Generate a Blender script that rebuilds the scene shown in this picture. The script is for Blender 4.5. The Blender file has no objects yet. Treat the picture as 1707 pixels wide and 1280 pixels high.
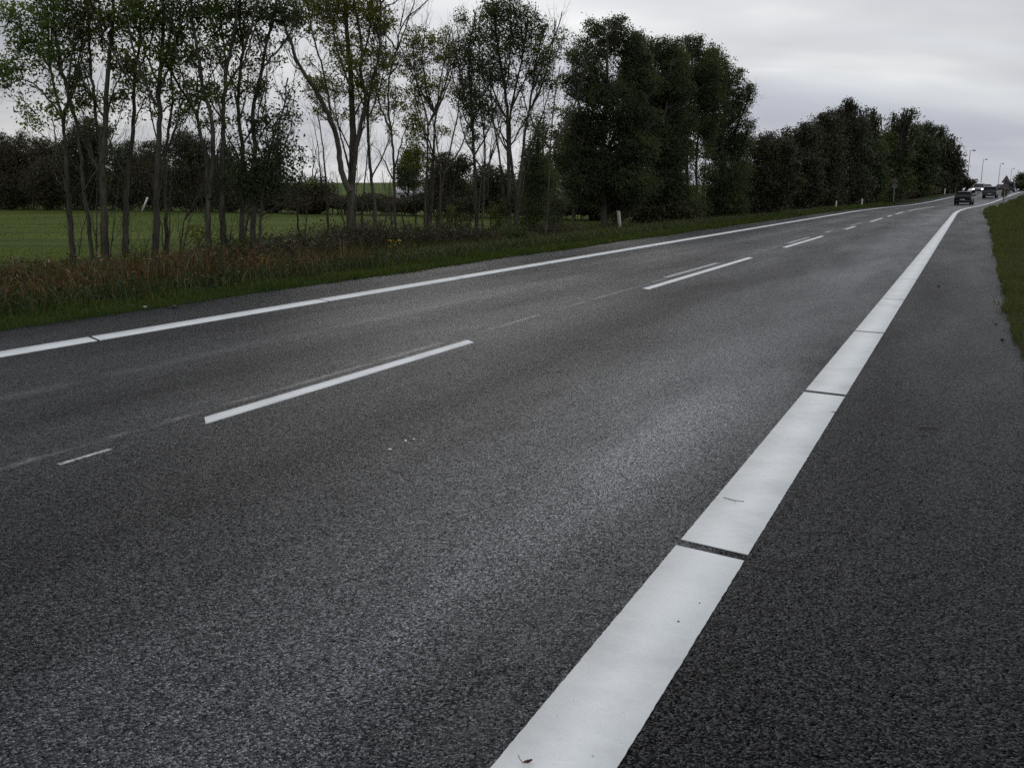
import bpy, math, random
import numpy as np

C = bpy.context.scene.collection
sc = bpy.context.scene
R = math.radians
rng = np.random.default_rng(7)
random.seed(7)

# ------------------------------------------------------------------ camera
FPX, CAM_H = 1500.0, 1.5          # focal length in pixels of the 1707 px wide photo, eye height
PITCH = math.atan(320 / FPX)
cp, sp = math.cos(PITCH), math.sin(PITCH)
cam_d = bpy.data.cameras.new('camera')
cam = bpy.data.objects.new('camera', cam_d)
C.objects.link(cam)
cam_d.sensor_width = 36
cam_d.lens = FPX / 1707 * 36
cam_d.clip_start, cam_d.clip_end = 0.05, 6000
cam.location = (0, 0, CAM_H)
cam.rotation_euler = (math.pi / 2 - PITCH, 0, 0)
sc.camera = cam

# ------------------------------------------------------------------ light
SUN_EL, SUN_AZ = 27.0, -6.0        # degrees; azimuth from +Y towards +X
world = bpy.data.worlds.new('World')
sc.world = world
world.use_nodes = True
nt = world.node_tree
nt.nodes.clear()


def mk(t, kind, **kw):
    n = t.nodes.new(kind)
    for k, v in kw.items():
        if k.startswith('in_'):
            n.inputs[int(k[3:])].default_value = v
        else:
            setattr(n, k, v)
    return n


def math_n(t, op, a, b=None, c=None, clamp=False):
    n = t.nodes.new('ShaderNodeMath')
    n.operation = op
    n.use_clamp = clamp
    for i, x in enumerate((a, b, c)):
        if x is None:
            continue
        if isinstance(x, (int, float)):
            n.inputs[i].default_value = x
        else:
            t.links.new(x, n.inputs[i])
    return n.outputs[0]


def mixc(t, fac, a, b, blend='MIX'):
    n = t.nodes.new('ShaderNodeMix')
    n.data_type = 'RGBA'
    n.blend_type = blend
    for x, i in ((fac, 0), (a, 6), (b, 7)):
        if isinstance(x, (int, float)):
            n.inputs[i].default_value = x
        elif isinstance(x, tuple):
            n.inputs[i].default_value = (*x, 1) if len(x) == 3 else x
        else:
            t.links.new(x, n.inputs[i])
    return n.outputs[2]


def ramp(t, fac, stops, interp='LINEAR'):
    n = t.nodes.new('ShaderNodeValToRGB')
    n.color_ramp.interpolation = interp
    e = n.color_ramp.elements
    while len(e) < len(stops):
        e.new(0.5)
    for i, (p, c) in enumerate(stops):
        e[i].position = p
        if isinstance(c, (int, float)):
            c = (c, c, c)
        e[i].color = (*c, 1)
    t.links.new(fac, n.inputs[0])
    return n.outputs[0]


def noise(t, vec, scale, detail=3, rough=0.5, dist=0.0, color=False):
    n = t.nodes.new('ShaderNodeTexNoise')
    n.inputs['Scale'].default_value = scale
    n.inputs['Detail'].default_value = detail
    n.inputs['Roughness'].default_value = rough
    n.inputs['Distortion'].default_value = dist
    if vec is not None:
        t.links.new(vec, n.inputs['Vector'])
    return n.outputs['Color' if color else 'Fac']


def mapping(t, vec, scale=(1, 1, 1), loc=(0, 0, 0), rot=(0, 0, 0)):
    n = t.nodes.new('ShaderNodeMapping')
    n.inputs['Scale'].default_value = scale
    n.inputs['Location'].default_value = loc
    n.inputs['Rotation'].default_value = rot
    t.links.new(vec, n.inputs['Vector'])
    return n.outputs[0]


# overcast: a Nishita sky seen through a deck of cloud
SKY_STRENGTH = 0.10
sky = mk(nt, 'ShaderNodeTexSky', sky_type='NISHITA', sun_disc=False)
sky.sun_elevation = R(SUN_EL)
sky.sun_rotation = R(SUN_AZ)
sky.air_density, sky.dust_density, sky.ozone_density = 1.0, 2.0, 1.0
tc = nt.nodes.new('ShaderNodeTexCoord')
sep = nt.nodes.new('ShaderNodeSeparateXYZ')
nt.links.new(tc.outputs['Generated'], sep.inputs[0])
dx, dy, dz = sep.outputs
zz = math_n(nt, 'ADD', math_n(nt, 'MAXIMUM', dz, 0.0), 0.20)
comb = nt.nodes.new('ShaderNodeCombineXYZ')
nt.links.new(math_n(nt, 'DIVIDE', dx, zz), comb.inputs[0])
nt.links.new(math_n(nt, 'DIVIDE', dy, zz), comb.inputs[1])
cv = mapping(nt, comb.outputs[0], scale=(0.45, 0.8, 1), loc=(3.1, 1.7, 0.3), rot=(0, 0, R(-12)))
n1 = noise(nt, cv, 0.55, 5, 0.5, 0.3)
n2 = noise(nt, cv, 1.7, 4, 0.5, 0.2)
nn = math_n(nt, 'ADD', math_n(nt, 'MULTIPLY', n1, 0.62), math_n(nt, 'MULTIPLY', n2, 0.38))
cl = ramp(nt, nn, [(0.41, (4.7, 4.85, 5.5)), (0.48, (5.7, 5.8, 6.2)), (0.54, (6.6, 6.7, 6.9)), (0.61, (8.6, 8.6, 8.6))])
# cloud deck thinner (brighter) towards the zenith and round the hidden sun, heavier to the left
up = math_n(nt, 'MULTIPLY_ADD', math_n(nt, 'MAXIMUM', dz, 0.0), 0.55, 0.86)
sd = (math.sin(R(SUN_AZ + 2)) * math.cos(R(SUN_EL)), math.cos(R(SUN_AZ + 2)) * math.cos(R(SUN_EL)), math.sin(R(SUN_EL)))
dotn = nt.nodes.new('ShaderNodeVectorMath')
dotn.operation = 'DOT_PRODUCT'
nt.links.new(tc.outputs['Generated'], dotn.inputs[0])
dotn.inputs[1].default_value = sd
glow = math_n(nt, 'MULTIPLY', math_n(nt, 'POWER', math_n(nt, 'MAXIMUM', dotn.outputs['Value'], 0.0), 18.0), 0.6)
side = math_n(nt, 'MULTIPLY_ADD', dx, 0.30, 0.98)
f1 = math_n(nt, 'MULTIPLY', math_n(nt, 'ADD', up, glow), side)
clv = nt.nodes.new('ShaderNodeVectorMath')
clv.operation = 'SCALE'
nt.links.new(cl, clv.inputs[0])
nt.links.new(f1, clv.inputs['Scale'])
# a few thin places low on the right let the blue through
gap = ramp(nt, noise(nt, mapping(nt, cv, scale=(0.5, 1.3, 1), loc=(5, 2, 0)), 1.1, 3), [(0.50, 0.0), (0.68, 0.38)])
gap = math_n(nt, 'MULTIPLY', gap, math_n(nt, 'MULTIPLY_ADD', dx, 3.0, -.6, clamp=True))
skyc = mixc(nt, gap, clv.outputs[0], mixc(nt, 1.0, sky.outputs[0], (0.80, 0.98, 1.30), 'MULTIPLY'))
bg = nt.nodes.new('ShaderNodeBackground')
bg.inputs['Strength'].default_value = SKY_STRENGTH
nt.links.new(skyc, bg.inputs['Color'])
wo = nt.nodes.new('ShaderNodeOutputWorld')
nt.links.new(bg.outputs[0], wo.inputs['Surface'])

sun_d = bpy.data.lights.new('sun', 'SUN')
sun_d.energy = 0.6
sun_d.angle = R(16)
sun_d.color = (1.0, 0.96, 0.90)
sun = bpy.data.objects.new('sun', sun_d)
C.objects.link(sun)
sun.rotation_euler = (R(90 - SUN_EL), 0, R(180 - SUN_AZ))

sc.view_settings.view_transform = 'Standard'
sc.view_settings.look = 'None'
sc.view_settings.gamma = 1.0
sc.view_settings.exposure = 0.0
sc.view_settings.use_curve_mapping = False
sc.render.engine = 'CYCLES'
sc.cycles.use_denoising = False
sc.cycles.max_bounces = 5
sc.cycles.transparent_max_bounces = 4
sc.cycles.caustics_reflective = False
sc.cycles.caustics_refractive = False

# ------------------------------------------------------------------ geometry of the place
TH = math.atan(764.5 / (FPX * cp + 319 * sp))      # bearing of the road
st, ct = math.sin(TH), math.cos(TH)


def smooth(a, b, x):
    t = np.clip((np.asarray(x, float) - a) / (b - a), 0, 1)
    return t * t * (3 - 2 * t)


def shift(s):
    s = np.asarray(s, float)
    s0, k, Rr = 70.0, 0.09, 460.0
    s1 = s0 + k * Rr
    return np.where(s < s0, 0, np.where(s < s1, (s - s0) ** 2 / (2 * Rr), k * k * Rr / 2 + k * (s - s1)))


def road_z(s):
    s = np.asarray(s, float)
    return 1.45 * smooth(105, 200, s) + 0.006 * np.clip(s - 200, 0, 90)


def world_xy(s, l):
    """road coordinates (s along, l lateral from the camera's line, before the bend) to world"""
    l = l + shift(s)
    return l * ct + s * st, -l * st + s * ct


def road_sl(X, Y):
    l = X * ct - Y * st
    s = X * st + Y * ct
    return s, l - shift(s)


def edge_r(s):
    s = np.asarray(s, float)
    return 0.55 + 0.45 * smooth(5, 60, s) + 0.022 * np.sin(s * .9) + 0.014 * np.sin(s * 2.7 + 1) + 0.010 * np.sin(s * 7.1)


def edge_l(s):
    s = np.asarray(s, float)
    return -9.5 + 0.05 * np.sin(s * .8 + 2) + 0.03 * np.sin(s * 2.3) + 0.015 * np.sin(s * 8.3)


def ground_z(X, Y):
    X = np.asarray(X, float)
    Y = np.asarray(Y, float)
    s, l = road_sl(X, Y)
    rz = road_z(s)
    left = -0.36 * smooth(0.6, 5.0, edge_l(s) - l) - 0.28 * smooth(8, 16, -9.5 - l)
    right = 0.05 * smooth(0.0, 3.0, l - edge_r(s)) - 0.2 * smooth(4, 12, l)
    near = np.where(l < -4, left, right) + 0.012
    onroad = (l > edge_l(s) + 0.02) & (l < edge_r(s) - 0.02)
    near = np.where(onroad, -0.06, near)
    wgt = smooth(-60, -16, l) * (1 - smooth(40, 120, l))
    far = -0.64 + 4.9 * smooth(135, 290, Y) * (1 - 0.4 * smooth(10, 120, X)) + 0 * X
    far = np.where(l > 0, 0.2 + 1.8 * smooth(60, 300, s), far)
    nearz = rz + near
    bump = 0.05 * np.sin(X * .31 + 1) * np.sin(Y * .27) * smooth(-18, -26, l)
    return nearz * wgt + far * (1 - wgt) + bump


def pxF(px, py, F):
    u, v = px - 853.5, py - 640
    t = F / (FPX * cp - v * sp)
    return np.array((u * t, F, CAM_H - (v * cp + FPX * sp) * t))


def base_F(px, py, zg=None):
    """forward distance of the ground point seen at a pixel"""
    u, v = px - 853.5, py - 640
    F = 30.0
    for _ in range(30):
        t = F / (FPX * cp - v * sp)
        z = float(ground_z(u * t, F)) if zg is None else zg
        t2 = (CAM_H - z) / (v * cp + FPX * sp)
        F = 0.5 * F + 0.5 * t2 * (FPX * cp - v * sp)
    return F


def px_of(X, Y, Z):
    """pixel of a world point (for checking only)"""
    zc = Y * cp - (Z - CAM_H) * sp
    return 853.5 + FPX * X / zc, 640 + FPX * (-(Z - CAM_H) * cp - Y * sp) / zc


# ------------------------------------------------------------------ mesh helpers
class MB:
    def __init__(self):
        self.v, self.f, self.n = [], [], 0

    def add(self, v, f):
        v = np.asarray(v, np.float32).reshape(-1, 3)
        f = np.asarray(f, np.int32)
        self.v.append(v)
        self.f.append(f + self.n)
        self.n += len(v)

    def tube(self, pts, rad, sides=5):
        P = np.asarray(pts, float)
        r = np.asarray(rad, float)
        n = len(P)
        if n < 2:
            return
        T = np.gradient(P, axis=0)
        T /= np.linalg.norm(T, axis=1, keepdims=True) + 1e-9
        ref = np.array((0.3, 1.0, 0.1)) if abs(T[0][1]) < .8 else np.array((1.0, 0.1, 0.2))
        A = np.cross(T, ref)
        A /= np.linalg.norm(A, axis=1, keepdims=True) + 1e-9
        B = np.cross(T, A)
        a = np.arange(sides) * 2 * np.pi / sides
        V = P[:, None] + r[:, None, None] * (np.cos(a)[None, :, None] * A[:, None] + np.sin(a)[None, :, None] * B[:, None])
        i = np.arange(n - 1)[:, None] * sides
        j = np.arange(sides)[None]
        k = (j + 1) % sides
        F = np.stack([i + j, i + k, i + sides + k, i + sides + j], -1).reshape(-1, 4)
        self.add(V, F)
        if sides == 4:
            self.add(V[-1], [[0, 1, 2, 3]])

    def box(self, x0, x1, y0, y1, z0, z1):
        v = [(x, y, z) for z in (z0, z1) for y in (y0, y1) for x in (x0, x1)]
        self.add(v, [(0, 2, 3, 1), (4, 5, 7, 6), (0, 1, 5, 4), (2, 6, 7, 3), (0, 4, 6, 2), (1, 3, 7, 5)])

    def leaves(self, cen, size, aspect=0.5, drop=0.0, up=0.0):
        """rhombus leaves, one per centre, random orientation"""
        cen = np.asarray(cen, float)
        n = len(cen)
        if not n:
            return
        L = rng.normal(size=(n, 3))
        L[:, 2] = L[:, 2] * (1 - abs(up)) - drop + up
        L /= np.linalg.norm(L, axis=1, keepdims=True)
        S = np.cross(L, rng.normal(size=(n, 3)))
        S /= np.linalg.norm(S, axis=1, keepdims=True) + 1e-9
        ln = (size * rng.uniform(.6, 1.25, n))[:, None]
        wd = ln * aspect
        V = np.stack([cen - L * ln * .5, cen + S * wd * .5, cen + L * ln * .5, cen - S * wd * .5], 1)
        i = np.arange(n)[:, None] * 4
        self.add(V, i + np.arange(4)[None])

    def blades(self, base, h, w, lean=0.35, bend=0.5):
        """grass blades: a tapering quad and a tip triangle each, bent over"""
        base = np.asarray(base, float)
        n = len(base)
        h = np.broadcast_to(np.asarray(h, float), (n,))[:, None]
        w = np.broadcast_to(np.asarray(w, float), (n,))[:, None]
        a = rng.uniform(0, 2 * np.pi, n)
        S = np.stack([np.cos(a), np.sin(a), 0 * a], 1)
        b = rng.uniform(0, 2 * np.pi, n)
        D = np.stack([np.cos(b), np.sin(b), 0 * b], 1) * (rng.random(n)[:, None] * lean)
        Z = np.array([0, 0, 1.0])
        m = base + (Z * .6 + D * .5) * h
        t = base + (Z * (1 - bend * .25 * rng.random((n, 1))) + D * (1 + bend)) * h
        V = np.stack([base - S * w * .5, base + S * w * .5, m + S * w * .4, m - S * w * .4, t], 1)
        i = np.arange(n)[:, None] * 5
        self.add(V, i + np.array([[0, 1, 2, 3]]))
        # tips as degenerate-free triangles in a second list
        self.tri = getattr(self, 'tri', [])
        self.tri.append((i + np.array([[3, 2, 4]])) + (self.n - n * 5))

    def build(self, name, mat, parent=None, loc=None, smooth_=False, uv=None):
        me = bpy.data.meshes.new(name)
        V = np.concatenate(self.v) if self.v else np.zeros((0, 3), np.float32)
        if loc is not None:
            V = V - np.asarray(loc, np.float32)
        quads = [f for f in self.f if f.shape[1] == 4]
        tris = [f for f in self.f if f.shape[1] == 3] + list(getattr(self, 'tri', []))
        Q = np.concatenate(quads) if quads else np.zeros((0, 4), np.int32)
        T = np.concatenate(tris) if tris else np.zeros((0, 3), np.int32)
        others = [f for f in self.f if f.shape[1] > 4]
        loops = np.concatenate([Q.ravel(), T.ravel()] + [o.ravel() for o in others]).astype(np.int32)
        tot = np.concatenate([np.full(len(Q), 4), np.full(len(T), 3)] + [np.full(len(o), o.shape[1]) for o in others]).astype(np.int32)
        start = np.concatenate([[0], np.cumsum(tot)[:-1]]).astype(np.int32)
        me.vertices.add(len(V))
        me.vertices.foreach_set('co', V.astype(np.float32).ravel())
        me.loops.add(len(loops))
        me.loops.foreach_set('vertex_index', loops)
        me.polygons.add(len(tot))
        me.polygons.foreach_set('loop_start', start)
        me.polygons.foreach_set('loop_total', tot)
        if smooth_:
            me.polygons.foreach_set('use_smooth', np.ones(len(tot), bool))
        if uv is not None:
            l = me.uv_layers.new(name='UVMap')
            l.data.foreach_set('uv', np.asarray(uv, np.float32)[loops].ravel())
        me.update(calc_edges=True)
        me.validate()
        if mat is not None:
            me.materials.append(mat)
        o = bpy.data.objects.new(name, me)
        C.objects.link(o)
        if parent is not None:
            o.parent = parent
        elif loc is not None:
            o.location = loc
        return o


def tag(o, label=None, cat=None, group=None, kind=None):
    for k, v in (('label', label), ('category', cat), ('group', group), ('kind', kind)):
        if v:
            o[k] = v
    return o


def empty(name, loc, rz=0.0, label=None, cat=None, group=None):
    o = bpy.data.objects.new(name, None)
    C.objects.link(o)
    o.location = loc
    o.rotation_euler = (0, 0, rz)
    o.empty_display_size = 0.2
    return tag(o, label, cat, group)


# ------------------------------------------------------------------ materials
def new_mat(name):
    m = bpy.data.materials.new(name)
    m.use_nodes = True
    t = m.node_tree
    b = t.nodes['Principled BSDF']
    return m, t, b


def plain(name, col, rough=0.5, metal=0.0, emis=0.0, vary=0.12, scale=6.0, coat=0.0):
    m, t, b = new_mat(name)
    g = t.nodes.new('ShaderNodeTexCoord').outputs['Object']
    n = noise(t, g, scale, 4)
    dark = tuple(c * (1 - vary) for c in col)
    lite = tuple(min(1, c * (1 + vary)) for c in col)
    t.links.new(mixc(t, n, dark, lite), b.inputs['Base Color'])
    b.inputs['Roughness'].default_value = rough
    b.inputs['Metallic'].default_value = metal
    b.inputs['Coat Weight'].default_value = coat
    if emis:
        b.inputs['Emission Color'].default_value = (*col, 1)
        b.inputs['Emission Strength'].default_value = emis
    return m


GAIN = {'leaf_green': 1.75, 'leaf_yellow': 1.6, 'leaf_dark': 1.5, 'leaf_olive': 1.65, 'leaf_brown': 1.6, 'leaf_far': 1.5, 'leaf_fargreen': 1.5, 'right_verge_blade': 2.1, 'field_blade': .95, 'grass_blade': 1.1}


def foliage(name, cols, spot=None, trans=0.45, scale=0.6):
    """leaf material: random per leaf between colours, with patches"""
    m, t, b = new_mat(name)
    geo = t.nodes.new('ShaderNodeNewGeometry')
    rnd = geo.outputs['Random Per Island']
    gain = GAIN.get(name, 1.0)
    cols = [tuple(v * gain for v in c) for c in cols]
    c1 = ramp(t, rnd, [(i / (len(cols) - 1), c) for i, c in enumerate(cols)])
    n = noise(t, geo.outputs['Position'], scale, 3)
    c2 = mixc(t, ramp(t, n, [(0.38, 0.0), (0.62, 1.0)]), c1, mixc(t, 1.0, c1, (1.35, 1.2, 0.9), 'MULTIPLY'))
    if spot:
        col, amount = spot
        hit = math_n(t, 'GREATER_THAN', math_n(t, 'FRACT', math_n(t, 'MULTIPLY', rnd, 57.3)), 1 - amount)
        c2 = mixc(t, hit, c2, col)
    t.links.new(c2, b.inputs['Base Color'])
    b.inputs['Roughness'].default_value = 0.55
    b.inputs['Specular IOR Level'].default_value = 0.15 if ('blade' in name or 'grass' in name) else 0.3
    tr = t.nodes.new('ShaderNodeBsdfTranslucent')
    t.links.new(mixc(t, 1.0, c2, (1.3, 1.5, 0.6), 'MULTIPLY'), tr.inputs['Color'])
    mx = t.nodes.new('ShaderNodeMixShader')
    mx.inputs[0].default_value = trans
    t.links.new(b.outputs[0], mx.inputs[1])
    t.links.new(tr.outputs[0], mx.inputs[2])
    t.links.new(mx.outputs[0], t.nodes['Material Output'].inputs['Surface'])
    return m


def bark(name, c0, c1):
    m, t, b = new_mat(name)
    g = t.nodes.new('ShaderNodeNewGeometry').outputs['Position']
    n = noise(t, mapping(t, g, scale=(14, 14, 3)), 1.0, 5, 0.65)
    n2 = noise(t, g, 1.1, 3)
    f = math_n(t, 'ADD', math_n(t, 'MULTIPLY', n, .65), math_n(t, 'MULTIPLY', n2, .45))
    t.links.new(ramp(t, f, [(0.4, c0), (0.7, c1)]), b.inputs['Base Color'])
    b.inputs['Roughness'].default_value = 0.85
    b.inputs['Specular IOR Level'].default_value = 0.2
    bp = t.nodes.new('ShaderNodeBump')
    bp.inputs['Strength'].default_value = 0.6
    bp.inputs['Distance'].default_value = 0.02
    t.links.new(n, bp.inputs['Height'])
    t.links.new(bp.outputs[0], b.inputs['Normal'])
    return m


M = {}
M['bark'] = bark('bark', (.030, .028, .022), (.105, .098, .075))
M['bark_dark'] = bark('bark_dark', (.02, .018, .014), (.06, .055, .045))
M['bark_pale'] = bark('bark_pale', (.07, .068, .06), (.22, .21, .19))
M['leaf_green'] = foliage('leaf_green', [(.024, .042, .015), (.045, .072, .022), (.068, .095, .030)], ((.10, .085, .018), .05))
M['leaf_yellow'] = foliage('leaf_yellow', [(.045, .058, .016), (.072, .082, .021), (.10, .095, .024)], ((.12, .07, .015), .10))
M['leaf_dark'] = foliage('leaf_dark', [(.018, .027, .016), (.031, .043, .024), (.044, .056, .030)], ((.07, .05, .015), .02))
M['leaf_olive'] = foliage('leaf_olive', [(.022, .032, .012), (.038, .050, .018), (.055, .062, .020)], ((.075, .05, .015), .08))
M['leaf_brown'] = foliage('leaf_brown', [(.020, .019, .014), (.031, .029, .019), (.040, .041, .021)], ((.05, .038, .018), .06), trans=.2)
M['leaf_far'] = foliage('leaf_far', [(.014, .018, .012), (.022, .026, .015), (.032, .035, .018)], ((.045, .028, .012), .12), trans=.15, scale=.25)
M['leaf_fargreen'] = foliage('leaf_fargreen', [(.016, .026, .010), (.026, .038, .014), (.038, .050, .018)], None, trans=.2, scale=.25)
M['grass'] = foliage('grass_blade', [(.024, .044, .010), (.036, .060, .013), (.048, .070, .018)], ((.12, .10, .05), .12), trans=.3)
M['herb'] = foliage('herb_leaf', [(.018, .032, .013), (.028, .046, .018), (.042, .058, .024)], ((.11, .09, .045), .16), trans=.3)
M['dry'] = foliage('dry_grass', [(.035, .040, .016), (.065, .058, .028), (.035, .060, .018), (.03, .05, .016)], ((.20, .16, .09), .10), trans=.3)
M['rust'] = foliage('rust_weed', [(.055, .024, .010), (.085, .036, .014), (.030, .042, .014), (.038, .055, .018)], ((.22, .16, .10), .10), trans=.25, scale=1.2)
M['bramble'] = foliage('bramble_leaf', [(.030, .024, .013), (.048, .038, .018), (.032, .048, .018), (.028, .040, .015)], ((.11, .075, .05), .07), trans=.2, scale=1.5)
M['yellow_flower'] = plain('yellow_flower', (.55, .38, .03), .6)
M['galv'] = plain('galvanised_steel', (.33, .34, .35), .45, .6)
M['lamp_grey'] = plain('lamp_grey', (.22, .23, .25), .5, .1)
M['sign_back'] = plain('sign_back', (.25, .26, .27), .5, .3)
M['sign_red'] = plain('sign_red', (.085, .025, .028), .5)
M['sign_white'] = plain('sign_white', (.13, .13, .13), .5)
M['sign_black'] = plain('sign_black', (.02, .02, .02), .5)
M['post_white'] = plain('post_white', (.62, .62, .58), .6, vary=.25, scale=14)
M['post_dull'] = plain('post_dull', (.40, .40, .37), .7, vary=.4, scale=12)
M['post_reflector'] = plain('post_reflector', (.45, .42, .12), .3)
M['post_green'] = plain('post_green_yellow', (.33, .42, .12), .6)
M['black_paint'] = plain('car_black_paint', (.008, .008, .011), .45, .0, coat=.15)
M['grey_paint'] = plain('car_grey_paint', (.07, .075, .085), .4, .3, coat=.3)
M['silver_paint'] = plain('car_silver_paint', (.22, .22, .23), .32, .5, coat=.8)
M['van_paint'] = plain('van_slate_paint', (.07, .08, .11), .4, .1, coat=.2)
M['glass'] = plain('car_glass', (.010, .012, .014), .25, 0)
M['tyre'] = plain('tyre_rubber', (.015, .015, .015), .8)
M['rim'] = plain('rim_metal', (.3, .3, .31), .35, .8)
M['plastic'] = plain('black_plastic', (.02, .02, .022), .6)
M['red_lens'] = plain('red_lens', (.05, .008, .008), .35)
M['plate'] = plain('plate_white', (.5, .5, .48), .5)
M['headlamp'] = plain('headlamp_lit', (1.0, .97, .9), .3, emis=9.0, vary=0.0)
M['wall_white'] = plain('render_wall', (.45, .45, .44), .8)
M['roof_grey'] = plain('roof_sheet', (.20, .20, .21), .7)
M['twig'] = plain('twig_brown', (.05, .035, .025), .8)
M['dead_leaf'] = plain('dead_leaf', (.10, .05, .03), .7, vary=.4, scale=60)


for k_ in ('black_paint', 'glass', 'grey_paint', 'van_paint'):
    M[k_].node_tree.nodes['Principled BSDF'].inputs['Specular IOR Level'].default_value = .22


# asphalt ------------------------------------------------------------
def asphalt_mat():
    m, t, b = new_mat('asphalt')
    L = t.links
    uv = t.nodes.new('ShaderNodeUVMap').outputs[0]
    pos = t.nodes.new('ShaderNodeNewGeometry').outputs['Position']
    s = t.nodes.new('ShaderNodeSeparateXYZ')
    L.new(uv, s.inputs[0])
    wob = noise(t, mapping(t, uv, scale=(.6, .12, 1)), 1.0, 3)
    wob = math_n(t, 'MULTIPLY', math_n(t, 'SUBTRACT', wob, .5), .9)
    lat = math_n(t, 'ADD', s.outputs[0], wob)
    u = math_n(t, 'DIVIDE', math_n(t, 'ADD', lat, 10.0), 12.0)

    def P(l):
        return (l + 10) / 12
    # worn wheel tracks: polished pale stone / dark bitumen; brightest stop paints in sun glint
    band = ramp(t, u, [(P(-9.6), .40), (P(-8.1), .42), (P(-7.4), .45), (P(-6.3), .85), (P(-5.5), .42), (P(-4.7), .75),
                       (P(-4.0), .60), (P(-3.3), .36), (P(-2.5), 1.0), (P(-1.6), 1.55), (P(-1.02), .75)])
    right = math_n(t, 'GREATER_THAN', s.outputs[0], -0.82)
    band = mixc(t, right, band, (.31, .33, .40))
    # broad irregular patches stretched along the road
    pat = noise(t, mapping(t, uv, scale=(.9, .16, 1), loc=(2, 5, 0)), 1.0, 4, .6)
    pat2 = noise(t, mapping(t, uv, scale=(2.2, 1.1, 1), loc=(7, 1, 0)), 1.0, 5, .6)
    macro = math_n(t, 'MULTIPLY', math_n(t, 'MULTIPLY_ADD', pat, 1.7, .12), math_n(t, 'MULTIPLY_ADD', pat2, .6, .7))
    macro = math_n(t, 'MULTIPLY', macro, band)

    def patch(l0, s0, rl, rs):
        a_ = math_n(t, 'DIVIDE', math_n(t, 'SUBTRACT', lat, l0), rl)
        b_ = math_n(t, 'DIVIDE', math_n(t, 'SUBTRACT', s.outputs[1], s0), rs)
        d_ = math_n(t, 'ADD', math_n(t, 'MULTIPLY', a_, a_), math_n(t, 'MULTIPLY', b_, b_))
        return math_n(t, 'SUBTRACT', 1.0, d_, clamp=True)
    # sun sheen beside the right edge line, painted in as brighter ellipses
    painted_sheen = math_n(t, 'ADD', math_n(t, 'MULTIPLY', patch(-1.95, 5.2, .95, 5.5), .32), math_n(t, 'MULTIPLY', patch(-1.3, 5.9, .42, 2.4), .6))
    painted_sheen = math_n(t, 'MULTIPLY', painted_sheen, math_n(t, 'LESS_THAN', s.outputs[0], -0.9))
    macro = math_n(t, 'MULTIPLY', macro, math_n(t, 'ADD', .52, painted_sheen))
    # aggregate
    vo = t.nodes.new('ShaderNodeTexVoronoi')
    vo.inputs['Scale'].default_value = 142
    L.new(mapping(t, pos, scale=(1, 1, .3)), vo.inputs['Vector'])
    sv = t.nodes.new('ShaderNodeSeparateColor')
    L.new(vo.outputs['Color'], sv.inputs[0])
    fine = noise(t, pos, 240, 2)
    stone = ramp(t, sv.outputs[0], [(0.0, (.004, .004, .0046)), (0.45, (.010, .0105, .012)), (0.72, (.024, .025, .028)), (0.88, (.09, .093, .098)), (0.97, (.20, .205, .21)), (1.0, (.30, .31, .31))])
    stone = mixc(t, .35, stone, ramp(t, fine, [(.38, .004), (.68, .10)]), 'MIX')
    tint = mixc(t, sv.outputs[1], (.78, .98, 1.20), (.90, 1.0, 1.10))
    col = mixc(t, 1.0, stone, tint, 'MULTIPLY')
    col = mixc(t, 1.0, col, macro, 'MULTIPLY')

    # remains of old paint: thin worn streaks
    def streak(l0, w, thr, hi, seed, amount):
        d = math_n(t, 'ABSOLUTE', math_n(t, 'SUBTRACT', math_n(t, 'ADD', s.outputs[0], math_n(t, 'MULTIPLY', wob, .12)), l0))
        inside = math_n(t, 'SUBTRACT', 1.0, math_n(t, 'DIVIDE', d, w), clamp=True)
        n = noise(t, mapping(t, uv, scale=(1, .45, 1), loc=(seed, seed * 2.3, 0)), 2.0, 5, .65)
        n = ramp(t, n, [(thr, 0.0), (thr + .14, 1.0)])
        g = ramp(t, noise(t, mapping(t, uv, scale=(40, 16, 1)), 1.0, 3, .7), [(.44, 0.0), (.62, 1.0)])
        g = math_n(t, 'MULTIPLY_ADD', g, .7, .3)
        return math_n(t, 'MULTIPLY', math_n(t, 'MULTIPLY', math_n(t, 'MULTIPLY', inside, n), g), amount)
    st_ = math_n(t, 'MAXIMUM', streak(-4.68, .055, .42, 0, 1.3, .60), streak(-6.3, .16, .38, 0, 4.1, .17))
    st_ = math_n(t, 'MAXIMUM', st_, streak(-4.85, .4, .44, 0, 9.1, .06))
    # pale dust swept against the inner side of the right edge line
    st_ = math_n(t, 'MAXIMUM', st_, streak(-1.15, .35, .42, 0, 6.7, .10))
    col = mixc(t, math_n(t, 'MINIMUM', st_, 1.0), col, (.42, .42, .40))
    # open longitudinal joint along the old centre line
    jd = math_n(t, 'ABSOLUTE', math_n(t, 'ADD', math_n(t, 'ADD', s.outputs[0], math_n(t, 'MULTIPLY', wob, .06)), 4.60))
    jn = ramp(t, noise(t, mapping(t, uv, scale=(3, .5, 1)), 1.0, 4, .7), [(.44, 0.0), (.52, 1.0)])
    jt = math_n(t, 'MULTIPLY', math_n(t, 'LESS_THAN', jd, .014), jn)
    col = mixc(t, jt, col, (.004, .004, .005))
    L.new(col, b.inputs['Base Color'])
    # wet sheen
    rg = math_n(t, 'MULTIPLY_ADD', pat, -.30, .53)
    rg = math_n(t, 'MULTIPLY_ADD', sv.outputs[2], .12, rg)
    L.new(rg, b.inputs['Roughness'])
    spc = math_n(t, 'MULTIPLY', ramp(t, sv.outputs[0], [(0.0, .0), (.4, .15), (.8, .5), (1.0, .85)]), math_n(t, 'MULTIPLY_ADD', macro, 1.0, .14))
    L.new(spc, b.inputs['Specular IOR Level'])
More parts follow.
